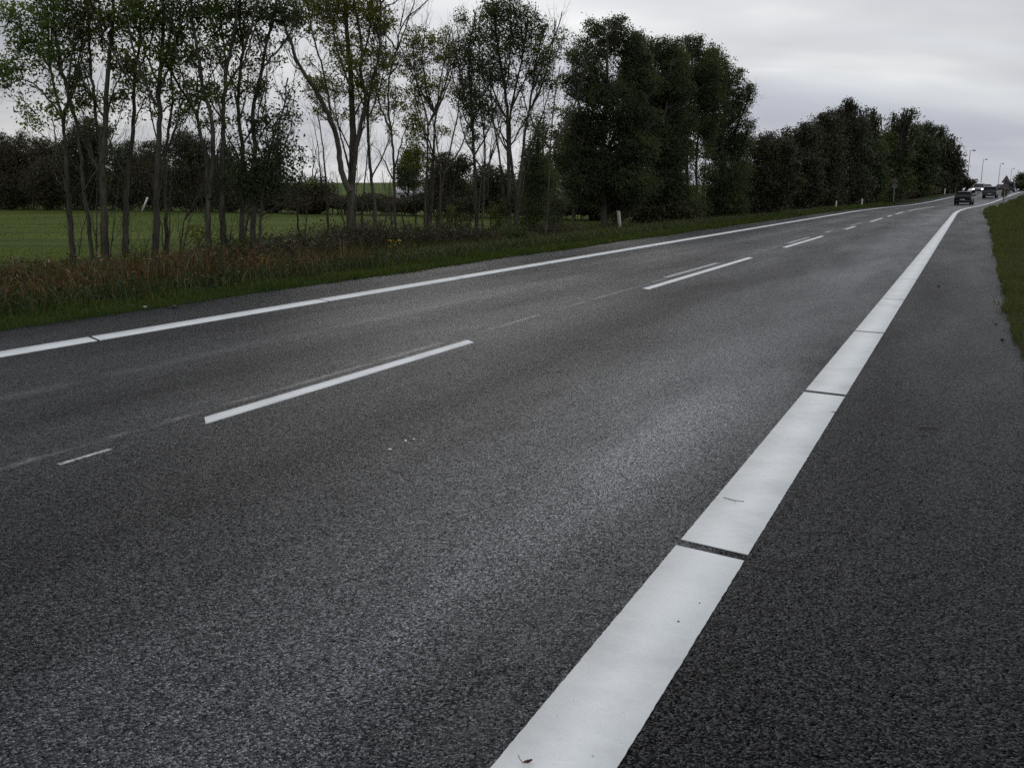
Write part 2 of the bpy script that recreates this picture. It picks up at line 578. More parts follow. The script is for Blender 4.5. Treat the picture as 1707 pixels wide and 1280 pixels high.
    bp = t.nodes.new('ShaderNodeBump')
    bp.inputs['Strength'].default_value = .85
    bp.inputs['Distance'].default_value = .004
    hh = math_n(t, 'SUBTRACT', math_n(t, 'MULTIPLY', fine, .3), vo.outputs['Distance'])
    hh = math_n(t, 'MULTIPLY_ADD', sv.outputs[0], .35, hh)
    L.new(hh, bp.inputs['Height'])
    L.new(bp.outputs[0], b.inputs['Normal'])
    return m


def paint_mat():
    m, t, b = new_mat('thermoplastic_white')
    pos = t.nodes.new('ShaderNodeNewGeometry').outputs['Position']
    n = noise(t, pos, 2.2, 5, .6)
    n2 = noise(t, pos, 90, 3, .6)
    c = ramp(t, n, [(.3, (.66, .695, .685)), (.7, (.735, .76, .745))])
    c = mixc(t, ramp(t, n2, [(.62, 0.0), (.75, .6)]), c, (.85, .86, .86))
    c = mixc(t, ramp(t, noise(t, pos, 30, 2), [(.74, 0.0), (.8, .8)]), c, (.3, .3, .3))
    gr = ramp(t, noise(t, mapping(t, pos, scale=(1.3, 1.3, 1)), 1.6, 6, .7), [(.45, 0.0), (.72, .45)])
    c = mixc(t, gr, c, (.40, .41, .41))
    pit = ramp(t, noise(t, pos, 160, 2, .6), [(.66, 0.0), (.72, .55)])
    c = mixc(t, pit, c, (.16, .16, .165))
    t.links.new(c, b.inputs['Base Color'])
    b.inputs['Roughness'].default_value = .75
    bp = t.nodes.new('ShaderNodeBump')
    bp.inputs['Strength'].default_value = .35
    bp.inputs['Distance'].default_value = .002
    t.links.new(n2, bp.inputs['Height'])
    t.links.new(bp.outputs[0], b.inputs['Normal'])
    return m


def worn_paint_mat():
    m, t, b = new_mat('worn_white_paint')
    pos = t.nodes.new('ShaderNodeNewGeometry').outputs['Position']
    n = noise(t, pos, 28, 4, .7)
    c = ramp(t, n, [(.42, (.10, .10, .10)), (.56, (.45, .46, .46))])
    t.links.new(c, b.inputs['Base Color'])
    b.inputs['Roughness'].default_value = .6
    return m


def ground_mat():
    m, t, b = new_mat('ground_soil_grass')
    L = t.links
    uv = t.nodes.new('ShaderNodeUVMap').outputs[0]
    pos = t.nodes.new('ShaderNodeNewGeometry').outputs['Position']
    s = t.nodes.new('ShaderNodeSeparateXYZ')
    L.new(uv, s.inputs[0])
    lat = math_n(t, 'ADD', s.outputs[0], math_n(t, 'MULTIPLY', math_n(t, 'SUBTRACT', noise(t, pos, .5, 3), .5), 1.6))
    fine = noise(t, pos, 9, 5, .7)
    mid = noise(t, mapping(t, pos, scale=(.05, .28, 1)), 1.0, 5, .6)
    streak = noise(t, mapping(t, pos, scale=(.035, .5, 1), loc=(3, 2, 0)), 1.0, 3, .5)
    field = ramp(t, mid, [(.3, (.050, .076, .012)), (.5, (.075, .100, .018)), (.7, (.108, .118, .030))])
    field = mixc(t, ramp(t, streak, [(.52, 0.0), (.64, .85)]), field, (.030, .048, .014))
    field = mixc(t, ramp(t, noise(t, pos, .13, 3), [(.55, 0.0), (.75, .6)]), field, (.10, .085, .045))
    field = mixc(t, .35, field, mixc(t, fine, (.03, .06, .008), (.09, .14, .03)))
    soil = mixc(t, fine, (.018, .016, .011), (.045, .04, .022))
    verge = mixc(t, fine, (.013, .026, .008), (.030, .052, .014))
    rverge = mixc(t, fine, (.018, .024, .010), (.048, .054, .024))
    u = math_n(t, 'DIVIDE', math_n(t, 'ADD', lat, 30.0), 30.0)
    f_field = ramp(t, u, [(.30, 1.0), (.42, 0.0)])
    f_verge = ramp(t, u, [(.61, 0.0), (.64, 1.0)])
    col = mixc(t, f_verge, soil, verge)
    col = mixc(t, f_field, col, field)
    col = mixc(t, math_n(t, 'GREATER_THAN', s.outputs[0], 0.0), col, rverge)
    L.new(col, b.inputs['Base Color'])
    b.inputs['Roughness'].default_value = .95
    b.inputs['Specular IOR Level'].default_value = .03
    bp = t.nodes.new('ShaderNodeBump')
    bp.inputs['Strength'].default_value = .8
    bp.inputs['Distance'].default_value = .08
    L.new(fine, bp.inputs['Height'])
    L.new(bp.outputs[0], b.inputs['Normal'])
    return m


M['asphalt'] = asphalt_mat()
M['paint'] = paint_mat()
M['worn'] = worn_paint_mat()
M['ground'] = ground_mat()

# ------------------------------------------------------------------ ground, road, markings
ss = np.concatenate([np.arange(-120, -10, 10), np.arange(-10, 60, 1.0), np.arange(60, 260, 3.0), np.arange(260, 500, 12), np.geomspace(500, 3000, 14)])
lo = [-2500, -1500, -900, -600, -400, -300] + list(np.arange(-240, -30, 8.0)) + list(np.arange(-30, -16, 1.5)) + list(np.arange(-16, -9.9, .5))
ro = [1.6, 2, 2.5, 3, 4, 5, 6, 8, 10, 13, 17, 22, 30, 40, 55, 80, 120, 200, 350, 700, 1400]
rows = []
for s_ in ss:
    el, er = float(edge_l(s_)), float(edge_r(s_))
    rows.append(lo + [el - .25, el - .05, el + .04, el + .2, -6, -3, er - .2, er - .04, er + .05, er + .25] + ro)
Lg = np.array(rows)
Sg = np.repeat(ss[:, None], Lg.shape[1], 1)
Xg, Yg = world_xy(Sg, Lg)
Zg = ground_z(Xg, Yg)


def grid_faces(n, m):
    i = np.arange(n - 1)[:, None] * m
    j = np.arange(m - 1)[None]
    return np.stack([i + j, i + j + 1, i + m + j + 1, i + m + j], -1).reshape(-1, 4)


g = MB()
g.add(np.stack([Xg, Yg, Zg], -1), grid_faces(*Lg.shape)[:, ::-1])
tag(g.build('ground', M['ground'], smooth_=True, uv=np.stack([Lg, Sg], -1).reshape(-1, 2)), kind='structure')

rs = np.concatenate([np.arange(-60, 60, .25), np.arange(60, 420, 2.0)])
el, er = edge_l(rs), edge_r(rs)
cols = np.linspace(0, 1, 9)
Lr = el[:, None] * (1 - cols) + er[:, None] * cols
Sr = np.repeat(rs[:, None], 9, 1)
Xr, Yr = world_xy(Sr, Lr)
Zr = road_z(Sr)
g = MB()
g.add(np.stack([Xr, Yr, Zr], -1), grid_faces(*Lr.shape)[:, ::-1])
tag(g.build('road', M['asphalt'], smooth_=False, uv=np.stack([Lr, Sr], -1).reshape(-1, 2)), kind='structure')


def stripe(mb, s0, s1, l0, l1, skew0=0.0, skew1=0.0, thick=.004, step=.02, rag=.0008):
    """a raised marking from s0 to s1; skew moves the left end along s"""
    n = max(2, int((s1 - s0) / step) + 1)
    q = np.linspace(0, 1, n)
    sl = s0 + skew0 + (s1 + skew1 - s0 - skew0) * q
    sr = s0 + (s1 - s0) * q
    a = l0 + rng.normal(0, rag, n)
    c = l1 + rng.normal(0, rag, n)
    if step < .1:
        x_ = np.arange(n) * step
        a += .0004 * np.sin(x_ * 23 + 1) * np.sin(x_ * 7.3)
        c += .0004 * np.sin(x_ * 19) * np.sin(x_ * 5.9 + 2)
    jl, jr = rng.normal(0, .004, 2), rng.normal(0, .004, 2)
    sl[0] += jl[0]; sl[-1] += jl[1]; sr[0] += jr[0]; sr[-1] += jr[1]
    V = []
    for sv_, lv, z in ((sl, a, 0.0), (sl, a, thick), (sr, c, thick), (sr, c, 0.0)):
        X, Y = world_xy(sv_, lv)
        V.append(np.stack([X, Y, road_z(sv_) + z + .0005], -1))
    V = np.stack(V, 1)
    mb.add(V, grid_faces(n, 4)[:, ::-1])
    mb.add(V[0], [[0, 1, 2, 3]])
    mb.add(V[-1], [[3, 2, 1, 0]])


g = MB()
marks = [-3.6, 0.1] + [3.60 + 3.42 * k for k in range(18)]
for k, (a, c) in enumerate(zip(marks[:-1], marks[1:])):
    gap_ = max(.022, .075 - .011 * max(0, k - 2)) if k > 1 else .07
    stripe(g, a + gap_ / 2, c - gap_ / 2, -1.0, -.70, .035, .035)
stripe(g, marks[-1] + .02, 400, -1.0, -.70, step=2.0)
tag(g.build('right_edge_line', M['paint']), kind='structure')
g = MB()
marks = [-1.4, 2.4] + [6.30 + 3.8 * k for k in range(6)]
for k, (a, c) in enumerate(zip(marks[:-1], marks[1:])):
    stripe(g, a + .02, c - .02, -8.20, -7.90, .13, .13, step=.08)
stripe(g, marks[-1] + .02, 400, -8.20, -7.90, step=1.0)
stripe(g, -40, -1.42, -8.20, -7.90, .1, .1, step=.5)
tag(g.build('left_edge_line', M['paint']), kind='structure')


def sl_at(px, py):
    F = base_F(px, py, 0.0)
    p = pxF(px, py, F)
    s_, l_ = road_sl(p[0], p[1])
    return float(s_), float(l_)


g = MB()
dashes = []
for (x0, y0, x1, y1) in ((331, 705, 785, 571), (1082, 483, 1253, 430), (1305, 413, 1372, 394)):
    a, c = sl_at(x0, y0), sl_at(x1, y1)
    dashes.append((a[0], c[0]))
    stripe(g, a[0], c[0], -4.52, -4.38, .12, .12)
for a, c in dashes:
    print('dash', a, c)
for a, c in ((39.5, 43), (50, 57), (61, 64), (68, 75), (80, 104)):
    stripe(g, a, c, -4.52, -4.38, step=.3)
stripe(g, -9.5, -3.5, -4.52, -4.38)
tag(g.build('centre_line', M['paint']), kind='structure')
g = MB()
a, c = sl_at(1115, 463), sl_at(1205, 439)
stripe(g, a[0], c[0], -4.80, -4.69, thick=.002)
a, c = sl_at(1320, 401), sl_at(1352, 393)
stripe(g, 28, 32, -4.80, -4.69, thick=.002)
a, c = sl_at(88, 773), sl_at(190, 750)
stripe(g, a[0], c[0], -4.47, -4.43, thick=.002)
stripe(g, 36, 37.6, -4.82, -4.70, thick=.002)
stripe(g, 44, 49, -4.78, -4.70, thick=.002)
tag(g.build('worn_line', M['worn']), kind='structure')

# ------------------------------------------------------------------ trees
def interp_poly(P, n):
    P = np.asarray(P, float)
    d = np.concatenate([[0], np.cumsum(np.linalg.norm(np.diff(P, axis=0), axis=1))])
    q = np.linspace(0, d[-1], n)
    out = np.stack([np.interp(q, d, P[:, i]) for i in range(3)], 1)
    # soften corners
    for _ in range(2):
        out[1:-1] = .25 * out[:-2] + .5 * out[1:-1] + .25 * out[2:]
    return out


def limb(mb, a, b, r0, r1, sides=4, sag=.12, n=6):
    a, b = np.asarray(a, float), np.asarray(b, float)
    L = np.linalg.norm(b - a)
    q = np.linspace(0, 1, n)[:, None]
    P = a + (b - a) * q
    P[:, 2] += (np.sin(q[:, 0] * np.pi) * -sag * L) * .5
    P[1:-1] += rng.normal(0, .028 * L, (n - 2, 3))
    mb.tube(P, np.linspace(r0, r1, n), sides)
    return P


TREE_STATS = [0]
GR = 'slender trees in the row between road and field'


def px_tree(name, label, F, stems, zones, leaf=.09, mat='leaf_green', bmat='bark', above=True, cat='tree', group=None,
            wisps=1.0, depth=1.0, clump=14):
    """a tree from its stems and leaf masses. stems: [(w0,w1,[(x,y)...])]; zones: [(x,y,rx,ry,cover)] in photo pixels at distance F"""
    m_px = F / FPX
    if group == GR:
        stems = list(stems)
        x0_, y0_ = stems[0][2][0]
        for (w0, w1, pts) in list(stems[:3]):
            if pts[0][1] < y0_ - 20 or len(pts) < 6:
                continue
            for _ in range(3):
                i = rng.integers(2, max(3, len(pts) - 4))
                x, y = pts[i]
                sgn = rng.choice((-1, 1))
                path = [(x, y)]
                v = rng.uniform(.35, .75) * sgn
                for _k in range(5):
                    dy_ = rng.uniform(24, 38)
                    x += v * dy_
                    y -= dy_
                    v = v * .72 + rng.uniform(-.12, .12)
                    path.append((x, y))
                stems.append((rng.uniform(3.2, 4.8), 1.3, path))
        for _ in range(2):
            x = x0_ + rng.uniform(-9, 9)
            v = rng.uniform(-.22, .22)
            hh_ = rng.uniform(90, 260)
            stems.append((rng.uniform(2.5, 4.5), 1, [(x, y0_), (x + v * hh_ * .25 + rng.uniform(-4, 4), y0_ - hh_ * .3), (x + v * hh_ * .6 + rng.uniform(-5, 5), y0_ - hh_ * .65), (x + v * hh_, y0_ - hh_)]))
    wood, crown = MB(), MB()
    bx, by = stems[0][2][0]
    p0 = pxF(bx, by, F)
    gz = float(ground_z(p0[0], p0[1]))
    root = np.array([p0[0], p0[1], gz])
    allpts, allrad = [], []
    for si, (w0, w1, pts) in enumerate(stems):
        k = rng.uniform(-.14, .14) * depth if si else rng.uniform(-.05, .05)
        f_off = 0.0 if si == 0 else rng.uniform(-.3, .3) * depth
        Q = []
        for i, (x, y) in enumerate(pts):
            h = (by - y) * m_px
            ff = F + k * h + (f_off if i > 0 or y > by - 60 else 0)
            Q.append(pxF(x, y, ff))
        if pts[0][1] > by - 14:                      # reaches the ground
            Q[0][2] = float(ground_z(Q[0][0], Q[0][1])) - .15
        if above and pts[-1][1] < 12:               # carry on above the frame
            x, y = pts[-1]
            lean = (pts[-1][0] - pts[-2][0]) / max(8, abs(pts[-1][1] - pts[-2][1]))
            for j in range(1, 5):
                yy = y - j * 36
                x += lean * 30 + rng.uniform(-8, 8)
                h = (by - yy) * m_px
                Q.append(pxF(x, yy, F + k * h))
        n = max(6, int(len(Q) * 3))
        P = interp_poly(Q, n)
        P[1:-1] += rng.normal(0, .012, (n - 2, 3))
        q = np.linspace(0, 1, n)
        rad = .40 * m_px * (w0 * (1 - q) ** 1.25 + w1 * q)
        if si == 0 or pts[0][1] > by - 14:
            rad[0] *= 1.3
        wood.tube(P, rad, 7 if w0 > 6 else 5)
        allpts.append(P)
        allrad.append(rad)
    AP, AR = np.concatenate(allpts), np.concatenate(allrad)
    zs = [tuple(z) for z in zones]
    if above:
        for P in allpts:
            top = P[-1]
            tx, ty = px_of(*top)
            if ty < -60:
                for j in range(4):
                    yy = rng.uniform(ty - 20, -25)
                    zs.append((tx + rng.uniform(-45, 45), yy, rng.uniform(22, 38), rng.uniform(18, 32), .8))
    if above:
        for (w0, w1, pts) in stems:
            if w0 < 3.3:
                continue
            for (x, y) in pts[len(pts) // 3:]:
                if y < 210 and rng.random() < .75:
                    zs.append((x + rng.uniform(-16, 16), y + rng.uniform(-14, 14), rng.uniform(10, 18), rng.uniform(9, 15), .45))
    if leaf > .11 and cat == 'tree':
        for (zx, zy, rx, ry, cov) in list(zs):
            for _ in range(3):
                a = rng.uniform(-.2, math.pi + .2)
                k = rng.uniform(.22, .4)
                zs.append((zx + math.cos(a) * rx * .95, zy - math.sin(a) * ry * .95, rx * k, ry * k, cov * .45))
    for (zx, zy, rx, ry, cov) in zs:
        zf = F + rng.uniform(-.8, .8) * depth * rx * m_px
        area = math.pi * rx * ry
        lp = leaf / m_px
        if leaf > .11:
            cov = cov * 1.45
        else:
            cov = cov * .92
        n = int(cov * area / (lp * lp * .105))
        ns = max(3, n // clump)
        # sprigs in an ellipsoid
        d = rng.normal(size=(ns, 3))
        d /= np.linalg.norm(d, axis=1, keepdims=True)
        d *= (rng.random((ns, 1)) ** (1 / 2.4)) * rng.uniform(.75, 1.15, (ns, 1))
        cen = pxF(zx, zy, zf)
        rr = np.array([rx * m_px, max(rx, ry) * m_px * depth, ry * m_px])
        spr = cen + d * rr
        spr[:, 2] = np.maximum(spr[:, 2], gz + .15)
        cs = .075 * (leaf / .09) ** .8
        cen_l = np.repeat(spr, clump, 0) + rng.normal(0, 1, (ns * clump, 3)) * np.array([1.25, 1.25, .85]) * cs * rng.uniform(.6, 1.5, (ns, 1)).repeat(clump, 0)
        crown.leaves(cen_l, leaf, .5, drop=.25)
        # branches that carry the sprigs
        nb = max(3, min(12, int(ns / 7)))
        tips = spr[rng.choice(ns, nb, replace=False)]
        for tp in tips:
            dd = AP - tp
            dist = np.linalg.norm(dd, axis=1) + np.maximum(0, dd[:, 2] + .9 * np.hypot(dd[:, 0], dd[:, 1])) * 1.6
            i = int(np.argmin(dist))
            L = np.linalg.norm(dd[i])
            if L < .05:
                continue
            r0 = min(AR[i] * .6, .006 + .009 * L) * max(1, leaf / .11)
            P = limb(wood, AP[i], tp, r0, .35 * r0, 4, .15)
            for _ in range(3):
                j = rng.integers(2, 6)
                near = spr[np.argsort(np.linalg.norm(spr - P[j], axis=1))[:6]]
                limb(wood, P[j], near[rng.integers(len(near))], .4 * r0, .2 * r0, 3, .05, 4)
    # fine bare twigs rising from the upper stems
    for P, rad in zip(allpts, allrad):
        L = np.linalg.norm(P[-1] - P[0])
        for _ in range(int(wisps * L * 3.4)):
            i = rng.integers(int(len(P) * .25), len(P) - 1)
            u = P[i + 1] - P[i]
            u /= np.linalg.norm(u) + 1e-9
            a = rng.uniform(0, 2 * np.pi)
            v = u + np.array([math.cos(a), math.sin(a), rng.uniform(-.2, .4)]) * rng.uniform(.25, .75)
            v /= np.linalg.norm(v)
            ln = rng.uniform(.35, 1.3) * (1 if leaf < .12 else 1.5)
            r0 = min(rad[i] * .5, .0075) * max(1, leaf / .11)
            Q = limb(wood, P[i], P[i] + v * ln, r0, .3 * r0, 3, .2, 6)
            for _k in range(3):
                j = rng.integers(1, 5)
                w = v + rng.normal(0, .5, 3)
                w /= np.linalg.norm(w)
                limb(wood, Q[j], Q[j] + w * ln * rng.uniform(.25, .5), .55 * r0, .2 * r0, 3, .1, 4)
    t = empty(name, root, 0, label, cat, group)
    wood.build('trunk', M[bmat], t, root, True)
    if crown.n:
        crown.build('crown', M[mat], t, root)
    TREE_STATS[0] += crown.n // 4
    return t


GR = 'slender trees in the row between road and field'
px_tree('roadside_tree', 'leftmost tree of the row, grey trunk with a dark leafy left limb', base_F(121, 452),
        [(13, 3, [(121, 452), (117, 360), (112, 290), (108, 230), (105, 196), (95, 160), (85, 120), (72, 90), (45, 60), (20, 35)]),
         (6, 2, [(106, 205), (112, 164), (116, 120), (121, 90), (123, 40), (118, 5)]),
         (5, 2, [(100, 190), (80, 165), (55, 138), (30, 130), (10, 148)]),
         (5, 2, [(85, 120), (80, 85), (82, 40), (78, 5)]),
         (4, 1, [(60, 190), (45, 175), (33, 160)])],
        [(62, 82, 42, 28, 1.5), (18, 115, 34, 20, 1.3), (30, 25, 45, 30, 1.0), (70, 195, 38, 22, .7), (80, 30, 25, 28, .7), (28, 70, 30, 22, .7), (0, 125, 30, 18, 1.2), (80, 175, 20, 16, .5)], group=GR)
px_tree('roadside_tree', 'slender tree with a kinked thin trunk, second in the row', base_F(154, 452),
        [(9, 3, [(156, 452), (147, 365), (138, 320), (134, 250), (126, 200), (111, 141), (101, 108), (93, 75), (91, 50), (88, 5)]),
         (4, 2, [(118, 165), (124, 120), (133, 90), (140, 50), (142, 5)])],
        [(98, 20, 38, 30, 1.0), (110, 95, 20, 14, .4), (122, 170, 18, 20, .6), (130, 50, 24, 20, .8)], group=GR)
px_tree('roadside_tree', 'thick grey trunk standing in the rusty weeds, splitting low into two tall stems', base_F(176, 452),
        [(18, 4, [(177, 455), (174, 370), (171, 300), (173, 250), (176, 200), (178, 150), (180, 110), (184, 75), (188, 30), (190, 5)]),
         (8, 3, [(171, 290), (168, 240), (160, 197), (156, 160), (151, 120), (148, 60), (148, 5)]),
         (5, 2, [(178, 190), (190, 150), (202, 120), (205, 95)]),
         (4, 2, [(157, 170), (140, 140), (132, 115), (125, 98)])],
        [(132, 45, 28, 22, .9), (148, 22, 28, 25, .9), (176, 28, 30, 30, 1.1), (178, 65, 25, 18, .8), (155, 168, 34, 16, .7), (200, 100, 24, 26, .9), (200, 170, 20, 25, .7), (140, 160, 18, 12, .6)], mat='leaf_olive', group=GR)
px_tree('roadside_tree', 'dark straight trunk with thin bare upper stem beside the thick grey trunk', base_F(208, 450),
        [(14, 2, [(208, 452), (209, 370), (212, 300), (219, 240), (222, 190), (224, 140), (228, 110), (231, 80), (236, 30), (232, 5)]),
         (4, 2, [(220, 220), (232, 185), (243, 160)])],
        [(215, 115, 18, 16, .6), (230, 128, 16, 16, .7), (232, 40, 25, 25, .6), (205, 45, 18, 20, .6)], mat='leaf_olive', group=GR)
px_tree('roadside_tree', 'tall tree with stout straight dark trunk, limbs spraying out to one side', base_F(257, 452),
        [(16, 5, [(257, 454), (260, 360), (262, 300), (264, 250), (266, 200), (266, 150), (268, 110), (270, 75), (272, 30), (272, 5)]),
         (6, 2, [(262, 178), (245, 150), (235, 120), (222, 80), (215, 50), (205, 5)]),
         (5, 2, [(264, 140), (250, 110), (240, 80), (228, 50), (222, 8)]),
         (5, 2, [(267, 120), (280, 80), (286, 40), (290, 5)]),
         (4, 1, [(268, 190), (282, 175), (298, 172)])],
        [(222, 22, 36, 25, 1.0), (258, 20, 34, 28, 1.1), (282, 45, 20, 22, .9), (244, 140, 28, 24, .7), (286, 146, 26, 20, .8), (272, 92, 22, 18, .8), (245, 80, 20, 20, .5)], group=GR)
px_tree('roadside_tree', 'slim pale trunk close right of the stout straight trunk', base_F(277, 450),
        [(9, 2, [(277, 450), (277, 370), (276, 310), (274, 260), (283, 200), (289, 160), (286, 110), (296, 70), (300, 5)])],
        [(300, 60, 18, 18, .6), (298, 100, 16, 14, .5), (290, 20, 20, 20, .6)], mat='leaf_olive', group=GR)
px_tree('roadside_tree', 'thin crooked sapling with a few limbs, left of the dense tree cluster', base_F(298, 446),
        [(5, 1, [(297, 448), (301, 400), (309, 365), (312, 340), (306, 300), (300, 270)]),
         (4, 1, [(240, 428), (246, 405), (252, 392)])],
        [(330, 390, 24, 18, .5), (345, 385, 16, 12, .5)], mat='leaf_yellow', above=False, wisps=.6, group=GR)
px_tree('roadside_tree', 'tree with two wavy stems spreading in a V beside the dense cluster', base_F(350, 450),
        [(14, 4, [(350, 450), (347, 370), (346, 300), (344, 260), (333, 220), (330, 195), (322, 180), (305, 155), (290, 130), (280, 108), (262, 80)]),
         (11, 3, [(349, 330), (356, 250), (355, 195), (345, 175), (338, 150), (333, 110), (328, 75), (322, 50), (318, 5)]),
         (4, 2, [(330, 195), (331, 150), (326, 120)]),
         (4, 1, [(352, 225), (340, 205), (338, 190)])],
        [(290, 90, 32, 18, 1.4), (328, 25, 32, 26, 1.1), (330, 90, 26, 20, .9), (320, 160, 22, 25, .6), (302, 60, 20, 18, .7), (352, 150, 20, 18, .6)], group=GR)
px_tree('roadside_tree', 'tall leafy topped tree leaning slightly, between the V tree and wavy trunk', base_F(375, 448),
        [(15, 4, [(376, 452), (372, 370), (370, 300), (371, 230), (372, 200), (374, 150), (378, 110), (386, 80), (392, 40), (395, 5)]),
         (5, 2, [(378, 115), (372, 70), (365, 20), (362, 4)]),
         (4, 2, [(372, 200), (362, 160), (352, 110), (345, 80)])],
        [(360, 15, 35, 25, 1.1), (378, 60, 20, 30, .9), (365, 105, 20, 18, .7), (352, 150, 18, 18, .5), (345, 50, 20, 18, .6)], group=GR)
px_tree('roadside_tree', 'tree with a wavy dark trunk forking high, centre of the dense cluster', base_F(404, 447),
        [(12, 4, [(404, 450), (403, 370), (405, 310), (405, 240), (398, 200), (397, 150), (403, 110), (406, 80), (400, 50), (400, 5)]),
         (5, 2, [(405, 90), (418, 50), (425, 25), (428, 5)]),
         (5, 2, [(398, 185), (388, 140), (380, 120)])],
        [(410, 15, 36, 25, 1.1), (402, 58, 24, 20, .8), (425, 108, 15, 12, 1.0), (400, 150, 18, 16, .5), (425, 150, 14, 10, .5)], mat='leaf_olive', group=GR)
px_tree('ivy_clad_tree', 'bushy tree with dense dark green leaves down to head height', base_F(420, 448),
        [(14, 3, [(419, 450), (422, 370), (426, 310), (424, 230), (420, 200), (427, 150), (438, 110), (444, 80), (450, 40), (460, 5)]),
         (8, 3, [(432, 448), (434, 360), (440, 300), (452, 240), (470, 200), (476, 160), (480, 130)]),
         (5, 2, [(440, 110), (462, 88), (485, 55), (500, 25)]),
         (3, 1, [(474, 170), (462, 148), (455, 120)]), (3, 1, [(474, 170), (490, 140), (494, 110)])],
        [(448, 262, 34, 30, 1.3), (420, 290, 34, 30, 1.4), (440, 310, 40, 26, 1.5), (430, 215, 30, 24, .8), (455, 200, 26, 20, .7), (470, 240, 26, 30, .9), (488, 200, 16, 18, .6), (478, 300, 26, 28, .9), (502, 255, 12, 30, .5), (498, 300, 14, 18, .5), (398, 250, 18, 34, .7), (395, 300, 22, 26, 1.0), (465, 275, 26, 24, 1.0), (412, 330, 26, 14, .9), (365, 290, 22, 26, .5),
         (450, 20, 30, 26, 1.2), (480, 22, 30, 24, 1.2), (500, 42, 22, 20, 1.0), (432, 150, 22, 12, .9)], mat='leaf_dark', group=GR)
px_tree('dead_sapling', 'pair of thin bare dead stems beside the bushy dark tree', base_F(502, 428),
        [(6, 3, [(501, 430), (499, 400), (497, 365), (494, 345), (500, 300)]), (4, 2, [(506, 430), (509, 390), (512, 355), (516, 330)])],
        [], above=False, wisps=.5, bmat='bark_dark')
px_tree('dead_sapling', 'tall bare leafless stems with side twigs against the bright gap of sky', base_F(548, 415),
        [(7, 2, [(548, 416), (546, 350), (542, 300), (541, 260), (535, 220), (529, 190)]), (4, 1, [(541, 330), (534, 290), (530, 240), (520, 200)]),
         (3, 1, [(519, 310), (522, 275), (530, 235)])],
        [(519, 300, 10, 12, .5)], above=False, wisps=1.2, leaf=.08, bmat='bark_dark')
px_tree('roadside_tree', 'largest tree of the row, thick trunk opening into a vase of limbs', base_F(587, 412),
        [(21, 5, [(586, 414), (584, 360), (585, 310), (589, 260), (587, 200), (586, 150), (582, 100), (578, 60), (575, 5)]),
         (13, 3, [(584, 320), (568, 290), (565, 250), (558, 220), (552, 205), (535, 165), (515, 135), (495, 105), (485, 75), (475, 45), (465, 5)]),
         (11, 3, [(587, 310), (594, 240), (605, 195), (612, 170), (605, 140), (598, 118), (606, 90), (600, 60), (590, 5)]),
         (5, 2, [(553, 205), (548, 170), (543, 130), (530, 90), (520, 50), (512, 5)]),
         (5, 2, [(583, 285), (572, 240), (560, 195), (556, 160)]),
         (5, 2, [(585, 150), (570, 110), (558, 70), (550, 5)]),
         (5, 2, [(605, 140), (590, 110), (583, 80)]),
         (4, 2, [(606, 95), (615, 60), (620, 5)]),
         (4, 1, [(560, 215), (540, 182), (520, 178)])],
        [(512, 15, 30, 25, 1.1), (546, 15, 38, 28, 1.1), (582, 20, 36, 30, 1.0), (545, 52, 30, 20, .8), (542, 140, 38, 18, .9), (580, 102, 36, 16, .9), (602, 140, 30, 14, .7), (570, 152, 26, 13, .6),
         (616, 30, 26, 30, 1.0), (560, 75, 24, 16, .6), (520, 160, 16, 10, .5)], mat='leaf_yellow', group=GR, wisps=1.5)
px_tree('roadside_tree', 'slender tree with a curving trunk just right of the largest tree', base_F(628, 410),
        [(8, 3, [(628, 408), (624, 340), (619, 300), (614, 240), (612, 200), (614, 160), (625, 120), (632, 90), (634, 40), (636, 5)]),
         (6, 2, [(603, 405), (604, 330), (612, 270), (614, 235)]),
         (3, 1, [(625, 370), (612, 345), (608, 320)]), (4, 2, [(614, 195), (600, 160), (590, 130)])],
        [(632, 35, 26, 30, 1.0), (625, 78, 18, 18, .6), (640, 100, 24, 18, .9), (598, 175, 14, 10, .4)], mat='leaf_yellow', group=GR)
px_tree('roadside_tree', 'slim tree whose long bare leading shoot reaches out right above the canopy', base_F(658, 406),
        [(7, 2, [(659, 406), (657, 330), (657, 280), (653, 220), (648, 190), (646, 160), (650, 120), (662, 85), (668, 40), (690, 20), (712, 4), (722, -6)]),
         (4, 1, [(656, 300), (637, 262), (626, 245), (618, 240)]), (4, 1, [(657, 285), (668, 240), (680, 200), (684, 190)]),
         (3, 1, [(667, 45), (672, 20), (680, -10)]), (4, 1, [(650, 125), (662, 110), (672, 100)])],
        [(640, 40, 16, 18, .6), (652, 98, 24, 18, .8), (640, 160, 22, 28, .8), (632, 140, 18, 14, .6), (668, 170, 14, 20, .6)], mat='leaf_olive', above=False, group=GR, wisps=1.6)
px_tree('dead_sapling', 'short dark leaning stems at the foot of the slim trees', base_F(683, 404),
        [(6, 2, [(684, 402), (674, 375), (668, 352), (664, 340)]), (5, 2, [(696, 402), (693, 370), (690, 320), (682, 300)]), (4, 1, [(630, 428), (612, 385), (600, 362)])],
        [], above=False, wisps=.4, bmat='bark_dark')
